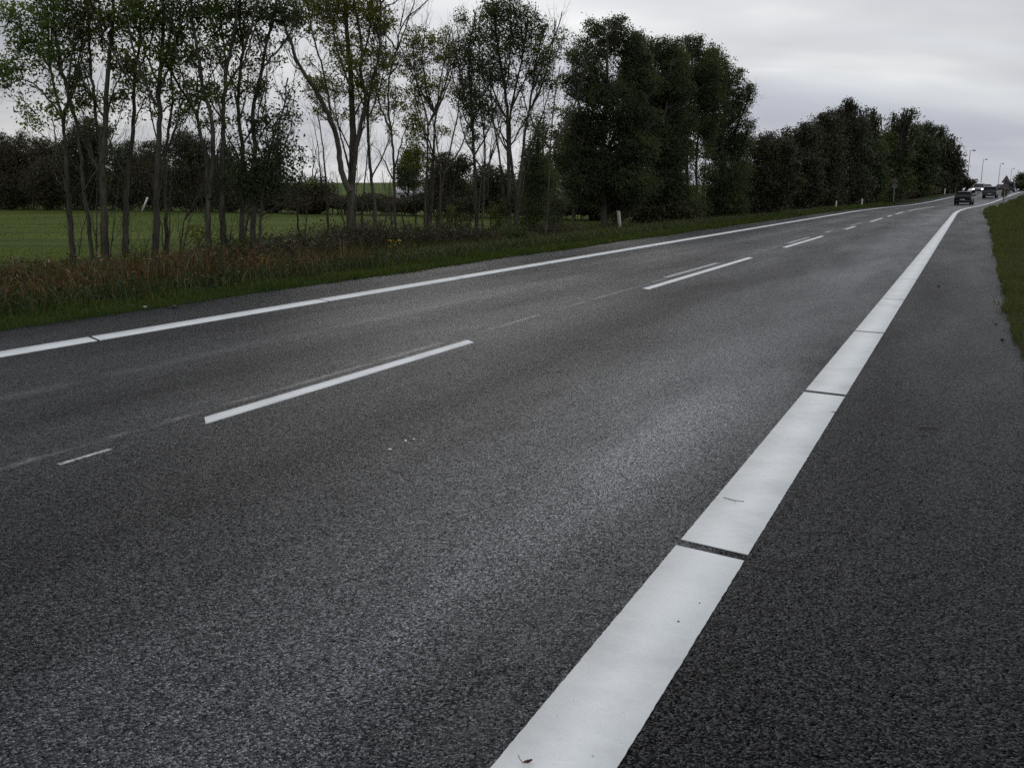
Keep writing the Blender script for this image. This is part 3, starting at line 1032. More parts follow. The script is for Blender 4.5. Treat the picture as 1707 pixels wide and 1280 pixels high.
px_tree('multi_stemmed_tree', 'clump of many thin stems from one foot with yellowish green crown', base_F(715, 404),
        [(7, 2, [(706, 404), (710, 330), (713, 260), (714, 210), (705, 170), (695, 150), (690, 110), (688, 70)]),
         (7, 2, [(715, 404), (720, 320), (724, 240), (726, 190), (732, 150), (738, 110), (745, 80), (752, 50)]),
         (6, 2, [(726, 404), (732, 340), (740, 290), (755, 230), (765, 180), (768, 140), (764, 100)]),
         (6, 2, [(735, 404), (733, 340), (736, 290), (728, 240), (720, 195)]),
         (4, 1, [(752, 400), (755, 350), (757, 320)]), (4, 1, [(726, 190), (712, 160), (706, 120), (704, 60)]),
         (3, 1, [(704, 90), (708, 55), (714, 20)])],
        [(690, 72, 22, 28, .9), (690, 112, 30, 24, 1.0), (720, 72, 28, 22, .9), (738, 92, 22, 26, 1.0), (700, 160, 26, 30, .9), (690, 212, 24, 30, 1.2), (694, 262, 28, 22, 1.8), (718, 140, 30, 20, .7),
         (742, 58, 14, 16, .5), (745, 150, 20, 20, .5), (735, 215, 16, 20, .5)], mat='leaf_yellow', above=False, group=GR, wisps=1.4)
px_tree('roadside_tree', 'tree with leaf covered trunk beside the many stemmed clump', base_F(797, 402),
        [(9, 3, [(796, 402), (793, 330), (790, 260), (788, 200), (785, 150), (780, 100), (786, 60), (792, 20)]),
         (6, 2, [(803, 402), (806, 340), (808, 290), (810, 240), (800, 180), (798, 130), (800, 80)]),
         (4, 1, [(788, 220), (772, 190), (765, 160)]), (4, 1, [(785, 150), (766, 125), (755, 100)]), (3, 1, [(765, 70), (762, 45), (760, 22)])],
        [(788, 118, 30, 30, 1.5), (775, 162, 26, 30, 1.4), (795, 178, 24, 28, 1.2), (798, 58, 26, 30, 1.0), (772, 85, 22, 24, .9), (790, 225, 13, 36, 1.0), (770, 38, 13, 14, .7), (758, 100, 16, 18, .8)], mat='leaf_dark', above=False, group=GR)
px_tree('roadside_tree', 'tall twin stemmed tree with a broad leafy round top', base_F(846, 400),
        [(10, 3, [(849, 400), (849, 330), (847, 250), (846, 200), (843, 150), (835, 110), (828, 70), (822, 5)]),
         (8, 3, [(858, 400), (862, 330), (850, 260), (850, 185), (858, 150), (868, 110), (875, 70), (880, 40)]),
         (5, 2, [(840, 300), (830, 250), (822, 200), (818, 140)]), (4, 2, [(843, 150), (850, 110), (852, 60), (850, 5)]),
         (4, 1, [(812, 330), (816, 270), (822, 215)]), (4, 1, [(846, 240), (830, 215), (815, 205)])],
        [(822, 28, 30, 26, 1.1), (850, 20, 40, 25, 1.3), (850, 62, 38, 28, 1.3), (828, 100, 30, 28, 1.1), (872, 82, 30, 24, 1.0), (842, 132, 26, 18, .8), (898, 55, 22, 20, .8), (862, 178, 14, 18, .5), (880, 30, 22, 18, .9), (815, 70, 18, 18, .8)], mat='leaf_dark', group=GR)
px_tree('roadside_tree', 'tree with a slanting trunk and feathery outer twigs before the dark dense wood', base_F(862, 400),
        [(9, 3, [(856, 400), (864, 310), (872, 260), (873, 230), (880, 190), (888, 150), (892, 110), (902, 60), (912, 40)]),
         (5, 2, [(888, 150), (905, 110), (915, 80), (932, 45), (937, 20)]), (5, 2, [(908, 400), (914, 330), (918, 250), (920, 200), (926, 150), (934, 110)]),
         (4, 1, [(905, 260), (907, 190), (906, 150)])],
        [(908, 92, 28, 28, 1.1), (890, 122, 26, 22, 1.0), (934, 66, 18, 18, .6), (916, 142, 24, 22, .6), (890, 205, 22, 22, .7), (898, 40, 18, 14, .7), (925, 180, 20, 18, .5)], mat='leaf_olive', above=False, group=GR, wisps=1.4)
px_tree('ivy_clad_tree', 'dark cone of ivy covered tree standing behind the slanting trunk', base_F(895, 396) + 3,
        [(12, 3, [(892, 393), (894, 330), (896, 270), (898, 200)])],
        [(892, 262, 24, 34, 2.4), (900, 300, 30, 36, 2.6), (880, 300, 22, 36, 2.2), (904, 225, 18, 24, 1.5), (890, 350, 26, 30, 2.0), (870, 385, 22, 22, 1.8)], mat='leaf_dark', above=False, wisps=.3)
for (x, y, tall, mt, lab) in (
        (738, 402, 60, 'leaf_olive', 'thin leafy sapling between the many stemmed clump and the leaf covered trunk'),
        (770, 402, 50, 'bramble', 'brown twiggy shrub before the leaf covered trunk'),
        (828, 400, 70, 'leaf_olive', 'leafy sapling between the leaf covered trunk and the twin stemmed tree'),
        (925, 396, 80, 'leaf_dark', 'dark leafy sapling behind the slanting trunk'),
        (392, 448, 60, 'leaf_olive', 'olive shrub at the foot of the dense cluster'),
        (355, 448, 40, 'leaf_olive', 'low leafy shrub at the foot of the V tree'),
        (228, 450, 36, 'leaf_green', 'small green shrub beside the dark straight trunk'),
        (600, 410, 34, 'bramble', 'small brown shrub hugging the foot of the largest tree')):
    st_s = [(4, 1, [(x + q, y), (x + q * 1.8, y - tall * .5), (x + q * 2.4 + rng.uniform(-4, 4), y - tall)]) for q in (-6, -1, 4, 8)]
    px_tree('sapling' if 'sapling' in lab else 'shrub', lab, base_F(x, y), st_s,
            [(x + 2, y - tall * .35, 20, tall * .3, .7), (x - 8, y - tall * .7, 14, tall * .25, .6), (x + 12, y - tall * .75, 14, tall * .25, .6)],
            leaf=.085, mat=mt, bmat='bark_dark', above=False, cat='sapling' if 'sapling' in lab else 'shrub', wisps=1.5)
px_tree('shrub', 'small leafy green shrub at the foot of the row before the marker post', base_F(862, 412),
        [(4, 1, [(862, 412), (858, 392), (850, 372)]), (4, 1, [(864, 412), (874, 390), (880, 380)])],
        [(862, 392, 22, 18, 1.6), (875, 400, 18, 12, 1.5), (848, 380, 12, 12, 1.0)], leaf=.07, mat='leaf_dark', above=False, cat='shrub')

GD = 'big dense trees right of the row'
px_tree('dense_tree', 'big dense dark tree with the highest crown, behind the leaning marker post', base_F(1010, 381) + 1,
        [(16, 5, [(1008, 378), (1006, 330), (1004, 270), (1008, 200), (1012, 130), (1012, 60)]), (9, 3, [(1006, 290), (985, 230), (965, 180), (955, 120)]),
         (9, 3, [(1006, 270), (1030, 210), (1042, 150), (1048, 80)]), (6, 3, [(955, 380), (958, 330), (962, 270), (975, 220)])],
        [(1010, 62, 34, 30, 1.3), (965, 92, 26, 30, 1.0), (1045, 85, 30, 34, 1.3), (990, 110, 30, 28, 1.1), (985, 150, 42, 34, 1.6), (1022, 165, 46, 34, 1.5), (958, 195, 26, 24, 1.2), (1000, 215, 44, 30, 1.8), (1000, 290, 54, 54, 2.6), (950, 270, 30, 44, 2.0), (945, 140, 16, 20, .7), (960, 312, 38, 30, 1.7), (1030, 330, 36, 40, 2.0), (985, 50, 16, 16, .7), (1050, 130, 26, 36, 1.5), (1050, 200, 26, 36, 1.5), (1045, 270, 26, 40, 1.8), (975, 240, 30, 30, 1.4), (1030, 40, 14, 12, .8), (1060, 100, 26, 20, 1.4), (1066, 140, 34, 22, 1.5), (1058, 195, 36, 24, 1.6), (1064, 250, 38, 26, 1.7), (1058, 310, 40, 30, 1.8)],
        leaf=.12, mat='leaf_dark', above=False, group=GD, wisps=.5)
px_tree('dense_tree', 'dense rounded tree with a flat topped crown, second of the wood', base_F(1090, 376) + 1,
        [(15, 5, [(1088, 373), (1086, 320), (1085, 260), (1090, 190), (1092, 100)]), (8, 3, [(1086, 270), (1065, 210), (1062, 140)]), (8, 3, [(1086, 250), (1110, 190), (1118, 110)])],
        [(1092, 96, 30, 28, 1.3), (1070, 88, 22, 22, 1.1), (1118, 92, 24, 28, 1.3), (1072, 155, 36, 36, 1.9), (1105, 165, 34, 36, 1.8), (1070, 230, 40, 36, 2.3), (1108, 240, 34, 36, 1.8), (1085, 305, 46, 46, 2.5), (1080, 345, 44, 24, 2.0), (1058, 110, 20, 34, 1.2), (1125, 135, 24, 34, 1.4), (1130, 225, 26, 34, 1.4), (1118, 290, 24, 34, 1.5), (1062, 68, 12, 10, .8), (1126, 108, 26, 20, 1.4), (1118, 150, 34, 22, 1.5), (1128, 205, 34, 22, 1.4), (1120, 262, 34, 26, 1.4), (1126, 318, 36, 26, 1.6)],
        leaf=.12, mat='leaf_dark', above=False, group=GD, wisps=.4)
px_tree('dense_tree', 'dense tree with several bare lower stems showing specks of sky', base_F(1150, 372) + 1,
        [(9, 4, [(1148, 371), (1146, 330), (1144, 270), (1148, 200), (1154, 100)]), (7, 3, [(1160, 371), (1162, 320), (1160, 270), (1166, 200), (1172, 140)]), (6, 3, [(1136, 371), (1134, 320), (1134, 260), (1128, 190)]), (5, 2, [(1170, 371), (1172, 320), (1178, 250)])],
        [(1150, 88, 26, 24, 1.2), (1175, 105, 22, 22, 1.1), (1130, 120, 28, 30, 1.4), (1160, 145, 34, 30, 1.6), (1135, 190, 32, 30, 1.4), (1165, 210, 30, 26, .9), (1160, 250, 36, 20, .8), (1130, 245, 22, 28, 1.2), (1165, 290, 30, 16, .5), (1150, 350, 34, 20, 1.6), (1178, 150, 22, 36, 1.3), (1110, 160, 22, 34, 1.3), (1180, 220, 18, 24, .9), (1158, 66, 12, 9, .8), (1180, 118, 26, 20, 1.4), (1186, 165, 32, 22, 1.4), (1176, 205, 32, 20, 1.1)],
        leaf=.12, mat='leaf_dark', above=False, group=GD, wisps=.8)
px_tree('dense_tree', 'dense tree with ragged leafy boughs jutting into open sky', base_F(1208, 369) + 1,
        [(14, 5, [(1206, 367), (1205, 320), (1204, 260), (1208, 190), (1212, 120)]), (8, 3, [(1205, 270), (1225, 220), (1242, 180), (1252, 155)]), (7, 3, [(1205, 250), (1192, 190), (1188, 120)]), (5, 2, [(1210, 260), (1235, 235), (1252, 220)])],
        [(1196, 108, 22, 22, 1.2), (1215, 135, 24, 24, 1.3), (1190, 150, 30, 32, 1.6), (1228, 165, 24, 24, 1.3), (1248, 155, 14, 14, .9), (1215, 195, 30, 22, 1.4), (1246, 212, 16, 13, .9), (1200, 240, 32, 32, 1.9), (1228, 250, 24, 30, 1.6), (1208, 300, 40, 40, 2.4), (1205, 340, 44, 28, 2.2), (1190, 85, 12, 12, .6)],
        leaf=.12, mat='leaf_dark', above=False, group=GD, wisps=.5)

# the wood that follows the road to the bend
GM = 'wood along the left of the road towards the bend'
mass = [
    ('broad low dark tree at the near end of the far wood', 62, [(1268, 250, 30, 28, 1.7), (1292, 248, 26, 26, 1.7), (1262, 300, 36, 34, 2.4), (1300, 300, 34, 38, 2.4), (1275, 335, 40, 22, 2.2), (1246, 330, 24, 26, 1.8)], (1275, 358), 'leaf_far'),
    ('dark bushy tree with a stepped left shoulder, second in the far wood', 76, [(1335, 232, 26, 24, 1.7), (1316, 250, 22, 24, 1.7), (1350, 225, 20, 20, 1.5), (1335, 280, 38, 38, 2.5), (1330, 322, 40, 26, 2.3)], (1332, 351), 'leaf_far'),
    ('dark tree with a peaked top before the tallest crown of the far wood', 89, [(1368, 215, 22, 20, 1.5), (1386, 208, 18, 22, 1.5), (1375, 250, 34, 34, 2.3), (1372, 300, 36, 36, 2.4), (1380, 328, 34, 16, 2.0)], (1376, 346), 'leaf_far'),
    ('tallest tree of the far wood with a thin tuft at the very top', 101, [(1412, 192, 18, 22, 1.4), (1417, 174, 9, 9, .9), (1400, 215, 22, 24, 1.7), (1424, 220, 20, 26, 1.7), (1415, 260, 34, 34, 2.3), (1415, 305, 36, 34, 2.4)], (1418, 343), 'leaf_far'),
    ('wispy half bare birch like tree in the far wood', 113, [(1446, 190, 12, 16, .45), (1456, 208, 12, 20, .4), (1440, 215, 14, 18, .6), (1450, 255, 26, 26, 1.8), (1455, 300, 30, 34, 2.3)], (1452, 339), 'leaf_fargreen'),
    ('tree with an airy round crown past the notch in the wood', 127, [(1497, 203, 20, 15, .6), (1516, 196, 20, 13, .6), (1505, 222, 30, 14, 1.0), (1478, 235, 14, 10, .9), (1495, 255, 32, 24, 2.0), (1488, 300, 34, 32, 2.4)], (1490, 334), 'leaf_fargreen'),
    ('green rounded tree in the middle right of the far wood', 147, [(1540, 218, 20, 14, 1.3), (1558, 222, 16, 14, 1.2), (1540, 250, 28, 26, 2.0), (1532, 290, 30, 30, 2.4)], (1538, 328), 'leaf_fargreen'),
    ('dark tree with ragged boughs at the right end of the far wood', 168, [(1575, 240, 18, 16, 1.3), (1590, 245, 11, 9, .8), (1580, 270, 24, 22, 2.0), (1572, 300, 26, 20, 2.3), (1594, 285, 11, 20, 1.2)], (1580, 322), 'leaf_far'),
    ('small dark sloping thicket where the far wood runs out at the bend', 196, [(1598, 296, 15, 13, 2.0), (1612, 306, 12, 9, 2.0), (1590, 306, 16, 10, 2.0)], (1602, 318), 'leaf_far'),
]
prev_ = None
for lab, F, zones, (bx, by), mt in mass:
    if prev_:
        H_ = by - zones[0][1]
        zones = zones + [((bx + prev_) / 2 + rng.uniform(-4, 4), by - H_ * k_, (bx - prev_) * rng.uniform(.55, .75), H_ * .17, 1.7) for k_ in (.74, .52, .32, .14)]
    prev_ = bx
    px_tree('far_tree', lab, F, [(9, 3, [(bx, by), (bx - 2, by - 40), (bx, by - 90 * min(1, 90 / F))]), (5, 2, [(bx, by - 30), (bx + 10, by - 70 * min(1, 90 / F))])],
            zones, leaf=.0024 * F, mat=mt, bmat='bark_dark', above=False, group=GM, wisps=.25, clump=10)

# shrub layer along the foot of the wood
for k, s_ in enumerate(np.arange(50, 196, 8.5)):
    l_ = -14.4 - rng.uniform(0, 1.0)
    X, Y = world_xy(s_, l_)
    F = float(Y)
    x, y = px_of(float(X), F, float(ground_z(X, Y)))
    h = rng.uniform(1.0, 2.0) * FPX / F
    w = 5.0 * FPX / F * .55
    px_tree('roadside_shrub', None, F, [(2, 1, [(x, y), (x + 1, y - h * .6)])],
            [(x - w * .35, y - h * .45, w * .5, h * .5, 1.5), (x + w * .35, y - h * .4, w * .5, h * .45, 1.5), (x, y - h * .7, w * .4, h * .35, 1.0)],
            leaf=.0028 * F + .01, mat=('bramble', 'leaf_olive', 'leaf_far')[k % 3], bmat='bark_dark', above=False, cat='shrub', wisps=.4, clump=9)
SHRUBS = [o for o in C.objects if o.name.startswith('roadside_shrub')]
for o in SHRUBS:
    tag(o, 'dark low shrub at the foot of the wood behind the verge', None, 'shrubs along the foot of the wood')

# trees and hedges beyond the field
GB = 'dark trees beyond the left field'


def bF(x):
    return 117 - .048 * x


back = [
    ('ragged dark tree beyond the field at the left edge of the photo', [(0, 262, 30, 34, 1.3), (30, 268, 34, 40, 1.8), (20, 318, 44, 32, 2.4)], 12, 'leaf_brown'),
    ('low brown tree beyond the field, left of the domed one', [(75, 256, 30, 26, 1.7), (85, 305, 40, 42, 2.4)], 82, 'leaf_brown'),
    ('domed dark tree beyond the field, behind the two leftmost trunks', [(148, 225, 34, 24, 1.9), (140, 262, 42, 34, 2.2), (145, 312, 44, 36, 2.4)], 145, 'leaf_far'),
    ('green tinged lower tree beyond the field, behind the thick grey trunk', [(205, 262, 28, 26, 1.7), (205, 310, 36, 38, 2.3)], 205, 'leaf_fargreen'),
    ('twiggy brown tree beyond the field, behind the stout straight trunk', [(256, 262, 30, 24, 1.4), (250, 298, 36, 40, 2.1), (275, 320, 30, 28, 2.2)], 255, 'leaf_brown'),
    ('smooth domed dark tree beyond the field, left of the forked tree', [(312, 246, 34, 24, 2.0), (318, 288, 40, 34, 2.3), (318, 326, 40, 24, 2.3)], 318, 'leaf_far'),
    ('olive tree beyond the field behind the dense cluster', [(378, 280, 32, 30, 1.8), (378, 322, 40, 28, 2.3)], 378, 'leaf_fargreen'),
    ('dark bushy tree beyond the field behind the ivy clad tree', [(445, 300, 36, 28, 1.8), (450, 330, 42, 22, 2.3)], 448, 'leaf_far'),
    ('low brown thicket beyond the field left of the green hill', [(512, 322, 32, 16, 1.8), (510, 340, 38, 14, 2.2), (540, 330, 22, 16, 1.8)], 515, 'leaf_brown'),
    ('brown rounded bush beyond the field right of the small house', [(745, 285, 32, 26, 1.9), (772, 276, 18, 16, 1.5), (750, 322, 44, 34, 2.4)], 750, 'leaf_brown'),
    ('low dark tree beyond the field behind the leafy trunk', [(822, 296, 34, 18, 1.8), (825, 328, 42, 28, 2.4)], 824, 'leaf_far'),
    ('dark tree beyond the field behind the slanting trunk', [(905, 290, 30, 28, 1.9), (890, 330, 40, 26, 2.4)], 900, 'leaf_far'),
    ('tall brownish dark tree beyond the field, left of the big dense trees', [(958, 250, 36, 46, 2.0), (985, 300, 42, 46, 2.4), (1000, 338, 44, 22, 2.4)], 985, 'leaf_brown'),
]
for lab, zones, bx, mt in back:
    F = bF(bx)
    X0 = pxF(bx, 350, F)
    by = px_of(X0[0], F, float(ground_z(X0[0], F)))[1]
    px_tree('field_edge_tree', lab, F, [(7, 3, [(bx, by), (bx + 2, by - 50), (bx - 2, zones[0][1])]), (5, 2, [(bx, by - 30), (bx + 14, by - 75)])],
            zones, leaf=.22, mat=mt, bmat='bark_dark', above=False, group=GB, wisps=1.1, clump=9)
px_tree('conifer', 'small dark conifer on the skyline beside the little grey house', 135,
        [(4, 1, [(680, 320), (680, 250)])], [(680, 266, 11, 14, 2.0), (672, 284, 18, 14, 2.2), (690, 284, 14, 14, 2.2), (682, 304, 24, 16, 2.2)], leaf=.3, mat='leaf_dark', bmat='bark_dark', above=False, cat='conifer', wisps=0)
# low hedge between field and hill: one continuous thing
hz = [(x, 338 + .018 * (x - 560) + rng.uniform(-3, 3), 22, 13, 2.3) for x in range(548, 1040, 17)] + [(x, 316 + rng.uniform(-8, 6) + (8 if x > 400 else 0), 24, 32 + rng.uniform(-6, 6) - (8 if x > 400 else 0), 2.3) for x in range(-60, 548, 15)]
hedge_F = bF(800)
hm, hw = MB(), MB()
hc = []
for (zx, zy, rx, ry, cov) in hz:
    F = bF(zx)
    cen = pxF(zx, zy, F)
    n = 1700
    d = rng.normal(size=(n, 3))
    d /= np.linalg.norm(d, axis=1, keepdims=True)
    d *= rng.random((n, 1)) ** (1 / 2.5)
    P = cen + d * np.array([rx * F / FPX, 1.6, (ry + rng.uniform(-2, 3)) * F / FPX])
    P[:, 2] = np.maximum(P[:, 2], ground_z(P[:, 0], P[:, 1]) + .05)
    hc.append(P)
    for _ in range(7):
        q = cen + rng.normal(0, 1, 3) * np.array([1.0, .6, .1])
        zg = float(ground_z(q[0], q[1]))
        limb(hw, (q[0], q[1], zg - .1), (q[0] + rng.normal(0, .4), q[1], cen[2] + ry * F / FPX * rng.uniform(.7, 1.3)), .03, .012, 3, 0, 5)
hm.leaves(np.concatenate(hc), .21, .6)
loc = pxF(800, 360, bF(800))
loc[2] = float(ground_z(loc[0], loc[1]))
h = empty('hedge', loc, 0, 'long low dark hedge along the far side of the green field', 'hedge')
hm.build('foliage', M['leaf_brown'], h, loc)
hw.build('wood', M['bark_dark'], h, loc)['kind'] = 'stuff'

# right far trees
px_tree('dense_tree', 'rounded dark green tree at the right edge of the photo beyond the van', 215,
        [(5, 2, [(1716, 318), (1716, 296)])], [(1708, 302, 17, 13, 2.4), (1728, 300, 22, 16, 2.4), (1697, 306, 9, 9, 1.8), (1716, 309, 24, 9, 2.2)], leaf=.5, mat='leaf_fargreen', bmat='bark_dark', above=False, wisps=0)
px_tree('dense_tree', 'dark trees just past the right edge of the photo behind the verge', 230,
        [(5, 2, [(1775, 318), (1775, 290)])], [(1765, 298, 26, 18, 2.2), (1800, 300, 30, 18, 2.2)], leaf=.55, mat='leaf_far', bmat='bark_dark', above=False, wisps=0)
print('LEAVES', TREE_STATS)

# ------------------------------------------------------------------ grass, weeds
def scatter(s0, s1, l0, l1, n, power=1.0, rel_edge=None):
    u = rng.random(n) ** power
    s_ = s0 + (s1 - s0) * u
    q = rng.random(n)
    if rel_edge == 'l':
        l_ = edge_l(s_) + .03 + .10 * np.clip(np.sin(s_ * 4.3) + np.sin(s_ * 9.7 + 1) * .8, 0, 1) * (rng.random(n) < .5) - (l1 - l0) * q ** 1.2
    elif rel_edge == 'r':
        l_ = edge_r(s_) - .03 - .10 * np.clip(np.sin(s_ * 5.1) + np.sin(s_ * 11.7 + 1) * .8, 0, 1) * (rng.random(n) < .5) + (l1 - l0) * q ** 1.5
    else:
        l_ = l0 + (l1 - l0) * q
    X, Y = world_xy(s_, l_)
    return np.stack([X, Y, ground_z(X, Y) - .005], 1), s_, l_


g = MB()
P, s_, l_ = scatter(0, 110, 0, 1.3, 80000, 1.6, 'l')
tuft = .55 + .9 * np.clip(np.sin(P[:, 0] * 3.1 + 1) * np.sin(P[:, 1] * 2.3) + rng.normal(0, .3, len(P)), 0, 1)
g.blades(P, rng.uniform(.035, .13, len(P)) * tuft * (1 + .012 * s_), .007 + .00032 * s_)
tag(g.build('verge_grass', M['grass']), 'bright green short grass strip along the left edge of the asphalt', 'grass', kind='stuff')
g = MB()
P, s_, l_ = scatter(0, 120, -12.8, -10.35, 40000, 1.5)
g.blades(P, rng.uniform(.10, .32, len(P)), .012 + .0003 * s_, .5)
P, s_, l_ = scatter(0, 80, -12.4, -10.4, 14000, 1.4)
cl_ = rng.random(14000) < .9
g.leaves(P + np.array([0, 0, 1]) * rng.uniform(.03, .28, (len(P), 1)), .075, .5)
tag(g.build('verge_herbs', M['herb']), 'dark green herbs and longer grass behind the left grass strip', 'grass', kind='stuff')
g = MB()
P, s_, l_ = scatter(1, 19, -17.5, -10.9, 24000)
keep = (l_ > -17.8 + .10 * s_) & (s_ < 15 + rng.normal(0, 1.2, len(s_))) & (np.sin(s_ * 1.7) + np.sin(l_ * 2.1 + s_) + rng.normal(0, 1, len(s_)) > -1.2)
P, s_ = P[keep], s_[keep]
g.blades(P, rng.uniform(.25, .85, len(P)) * (.6 + .45 * np.clip(np.sin(s_ * 1.3) + .6, 0, 1)), rng.uniform(.008, .02, len(P)), .45, .8)
P, s_, l_ = scatter(1, 15, -16, -11.6, 4500)
g.leaves(P + np.array([0, 0, 1]) * rng.uniform(.15, .7, (len(P), 1)), .10, .3, drop=.3)
tag(g.build('rusty_weeds', M['rust']), 'rust red and straw coloured tall weeds before the leftmost trunks', 'weeds', kind='stuff')
g = MB()
P, s_, l_ = scatter(2, 46, -21, -11.0, 38000, 1.0)
keep = (l_ < -13) | (rng.random(38000) < .35) | (s_ > 13)
g.blades(P[keep], rng.uniform(.2, .5, keep.sum()) * .85, .014, .5, .8)
P, s_, l_ = scatter(40, 120, -14.5, -11.8, 12000, 1.2)
g.blades(P, rng.uniform(.15, .5, len(P)), .03, .5, .8)
tag(g.build('dry_grass', M['dry']), 'olive and straw coloured long grass under the row of trees', 'grass', kind='stuff')
g = MB()
P, s_, l_ = scatter(5, 190, 0, 4.8, 100000, 1.7, 'r')
tuft = .5 + 1.3 * np.clip(np.sin(P[:, 0] * 2.1 + 1) * np.sin(P[:, 1] * 1.7) + rng.normal(0, .35, len(P)), 0, 1)
g.blades(P, rng.uniform(.03, .13, len(P)) * tuft * (1 + .008 * s_), .007 + .0003 * s_)
m2 = foliage('right_verge_blade', [(.016, .028, .009), (.026, .038, .011), (.033, .036, .014), (.028, .026, .012)], ((.09, .07, .035), .15), trans=.3)
tag(g.build('right_verge_grass', m2), 'brownish green mown grass on the verge right of the shoulder', 'grass', kind='stuff')
# field sward
g = MB()
n = 60000
F_ = 27 + 95 * rng.random(n) ** 1.3
x_ = rng.uniform(-40, 1060, n)
X = (x_ - 853.5) / 1533 * F_
s_, l_ = road_sl(X, F_)
ok = (l_ < -19.5)
X, Y = X[ok], F_[ok]
P = np.stack([X, Y, ground_z(X, Y) - .01], 1)
g.blades(P, rng.uniform(.03, .075, len(P)), .010 + .0004 * Y, .6)
m3 = foliage('field_blade', [(.052, .073, .014), (.070, .090, .018), (.090, .100, .024)], ((.05, .055, .02), .15), trans=.25, scale=.12)
tag(g.build('field_grass', m3), 'short green pasture grass of the field behind the trees', 'grass', kind='stuff')

# bramble mounds at the foot of the row
bram = [(470, 432, 1.5, .7), (520, 426, 1.7, .65), (566, 420, 1.6, .85), (610, 418, 1.7, .9), (655, 414, 1.8, .75), (703, 411, 1.9, .75), (752, 408, 1.9, .7), (805, 406, 2.0, .55), (925, 398, 2.0, .6), (385, 452, 1.3, .65)]
for k, (x, y, w, hgt) in enumerate(bram):
    F = base_F(x, y)
    c0 = pxF(x, y, F)
    c0[2] = float(ground_z(c0[0], c0[1]))
    t = empty('bramble_bush', c0, 0, 'brown bramble mound at the foot of the tree row', 'bramble', 'bramble mounds under the tree row')
    w_, lv = MB(), MB()
    for _ in range(70):
        a = rng.uniform(0, 2 * np.pi)
        r_ = rng.uniform(0, .6) * w
        b0 = c0 + np.array([math.cos(a) * r_, math.sin(a) * r_ * .8, 0])
        b0[2] = float(ground_z(b0[0], b0[1]))
        a2 = rng.uniform(0, 2 * np.pi)
        ln = rng.uniform(.4, 1.1)
        q = np.linspace(0, 1, 7)
        hh = hgt * rng.uniform(.6, 1.15) * (1 - .4 * r_ / w)
        Q = b0 + np.stack([np.cos(a2) * ln * q, np.sin(a2) * ln * q, hh * np.sin(q * 2.3)], 1)
        w_.tube(Q, np.full(7, .006), 3)
        pts = Q[rng.integers(1, 7, 16)] + rng.normal(0, .09, (16, 3))
        pts[:, 2] = np.maximum(pts[:, 2], b0[2] + .03)
        lv.leaves(pts, .075, .6)
    w_.build('canes', M['twig'], t, c0)
    lv.build('leaves', M['bramble'], t, c0)

# ragwort with yellow flowers
for (x, y, lab) in ((452, 462, 'yellow flowering weed at the verge below the dense cluster'), (657, 424, 'clump of yellow flowers at the verge right of the largest tree')):
    F = base_F(x, y)
    c0 = pxF(x, y, F)
    c0[2] = float(ground_z(c0[0], c0[1]))
    t = empty('flowering_weed', c0, 0, lab, 'wildflower')
    w_, fl = MB(), MB()
    for _ in range(9):
        tip = c0 + np.array([rng.normal(0, .12), rng.normal(0, .12), rng.uniform(.2, .42)])
        limb(w_, c0, tip, .005, .003, 3, 0, 4)
        fl = MB()
        fl.leaves(tip + rng.normal(0, .012, (7, 3)), .045, .9)
        fl.build('flower_head', M['yellow_flower'], t, c0)
        w_.leaves(c0 + (tip - c0) * rng.random((6, 1)) + rng.normal(0, .03, (6, 3)), .07, .35)
    w_.build('stem', M['herb'], t, c0)

# ------------------------------------------------------------------ marker posts
def marker_post(x, y, F, h, lean, label, mat='post_white', w=.12, group='white marker posts'):
    p = pxF(x, y, F)
    p[2] = float(ground_z(p[0], p[1]))
    t = empty('marker_post', p, 0, label, 'marker post', group)
    t.rotation_euler = (0, lean, -TH)
    b = MB()
    # hollow-backed flexible post: trapezoid section, sloped top
    z = [0 - .1, .25 * h, .6 * h, .9 * h, h]
    sec = []
    for i, zz_ in enumerate(z):
        ww = w * (.42 if i < 2 else .5)
        tilt = .03 if i == 4 else 0
        sec.append([(-ww, .03, zz_ + tilt), (-ww * .5, -.03, zz_ + tilt * .6), (ww * .5, -.03, zz_ - tilt * .2), (ww, .03, zz_ - tilt)])
    V = np.array(sec).reshape(-1, 3)
    F_ = []
    for i in range(len(z) - 1):
        for j in range(4):
            k = (j + 1) % 4
            F_.append((i * 4 + j, i * 4 + k, i * 4 + 4 + k, i * 4 + 4 + j))
    b.add(V, F_)
    b.add(V[-4:], [(0, 1, 2, 3)])
    b.build('post_body', M[mat], t)
    r_ = MB()
    r_.box(-.025, .025, -.036, -.031, .74 * h, .88 * h)
    r_.build('reflector', M['post_reflector'], t)
    return t


marker_post(1034, 384, base_F(1034, 387), .98, -.13, 'weathered white marker post leaning left in the verge, nearest one', 'post_dull', w=.17)
marker_post(1394, 339, 84, .75, 0, 'thin dull white marker post before the wood, nearer of a pair', w=.12)
marker_post(1436.5, 341, 94, .82, 0, 'brighter white marker post before the wood, beyond the thin dull one', w=.16)
marker_post(1574.5, 325, 158, .95, 0, 'white marker post in the left verge near the black car', w=.18)
marker_post(1661.5, 345, 84, .45, .15, 'short yellow green leaning marker in the right verge below the road signs', 'post_green', .14, None)


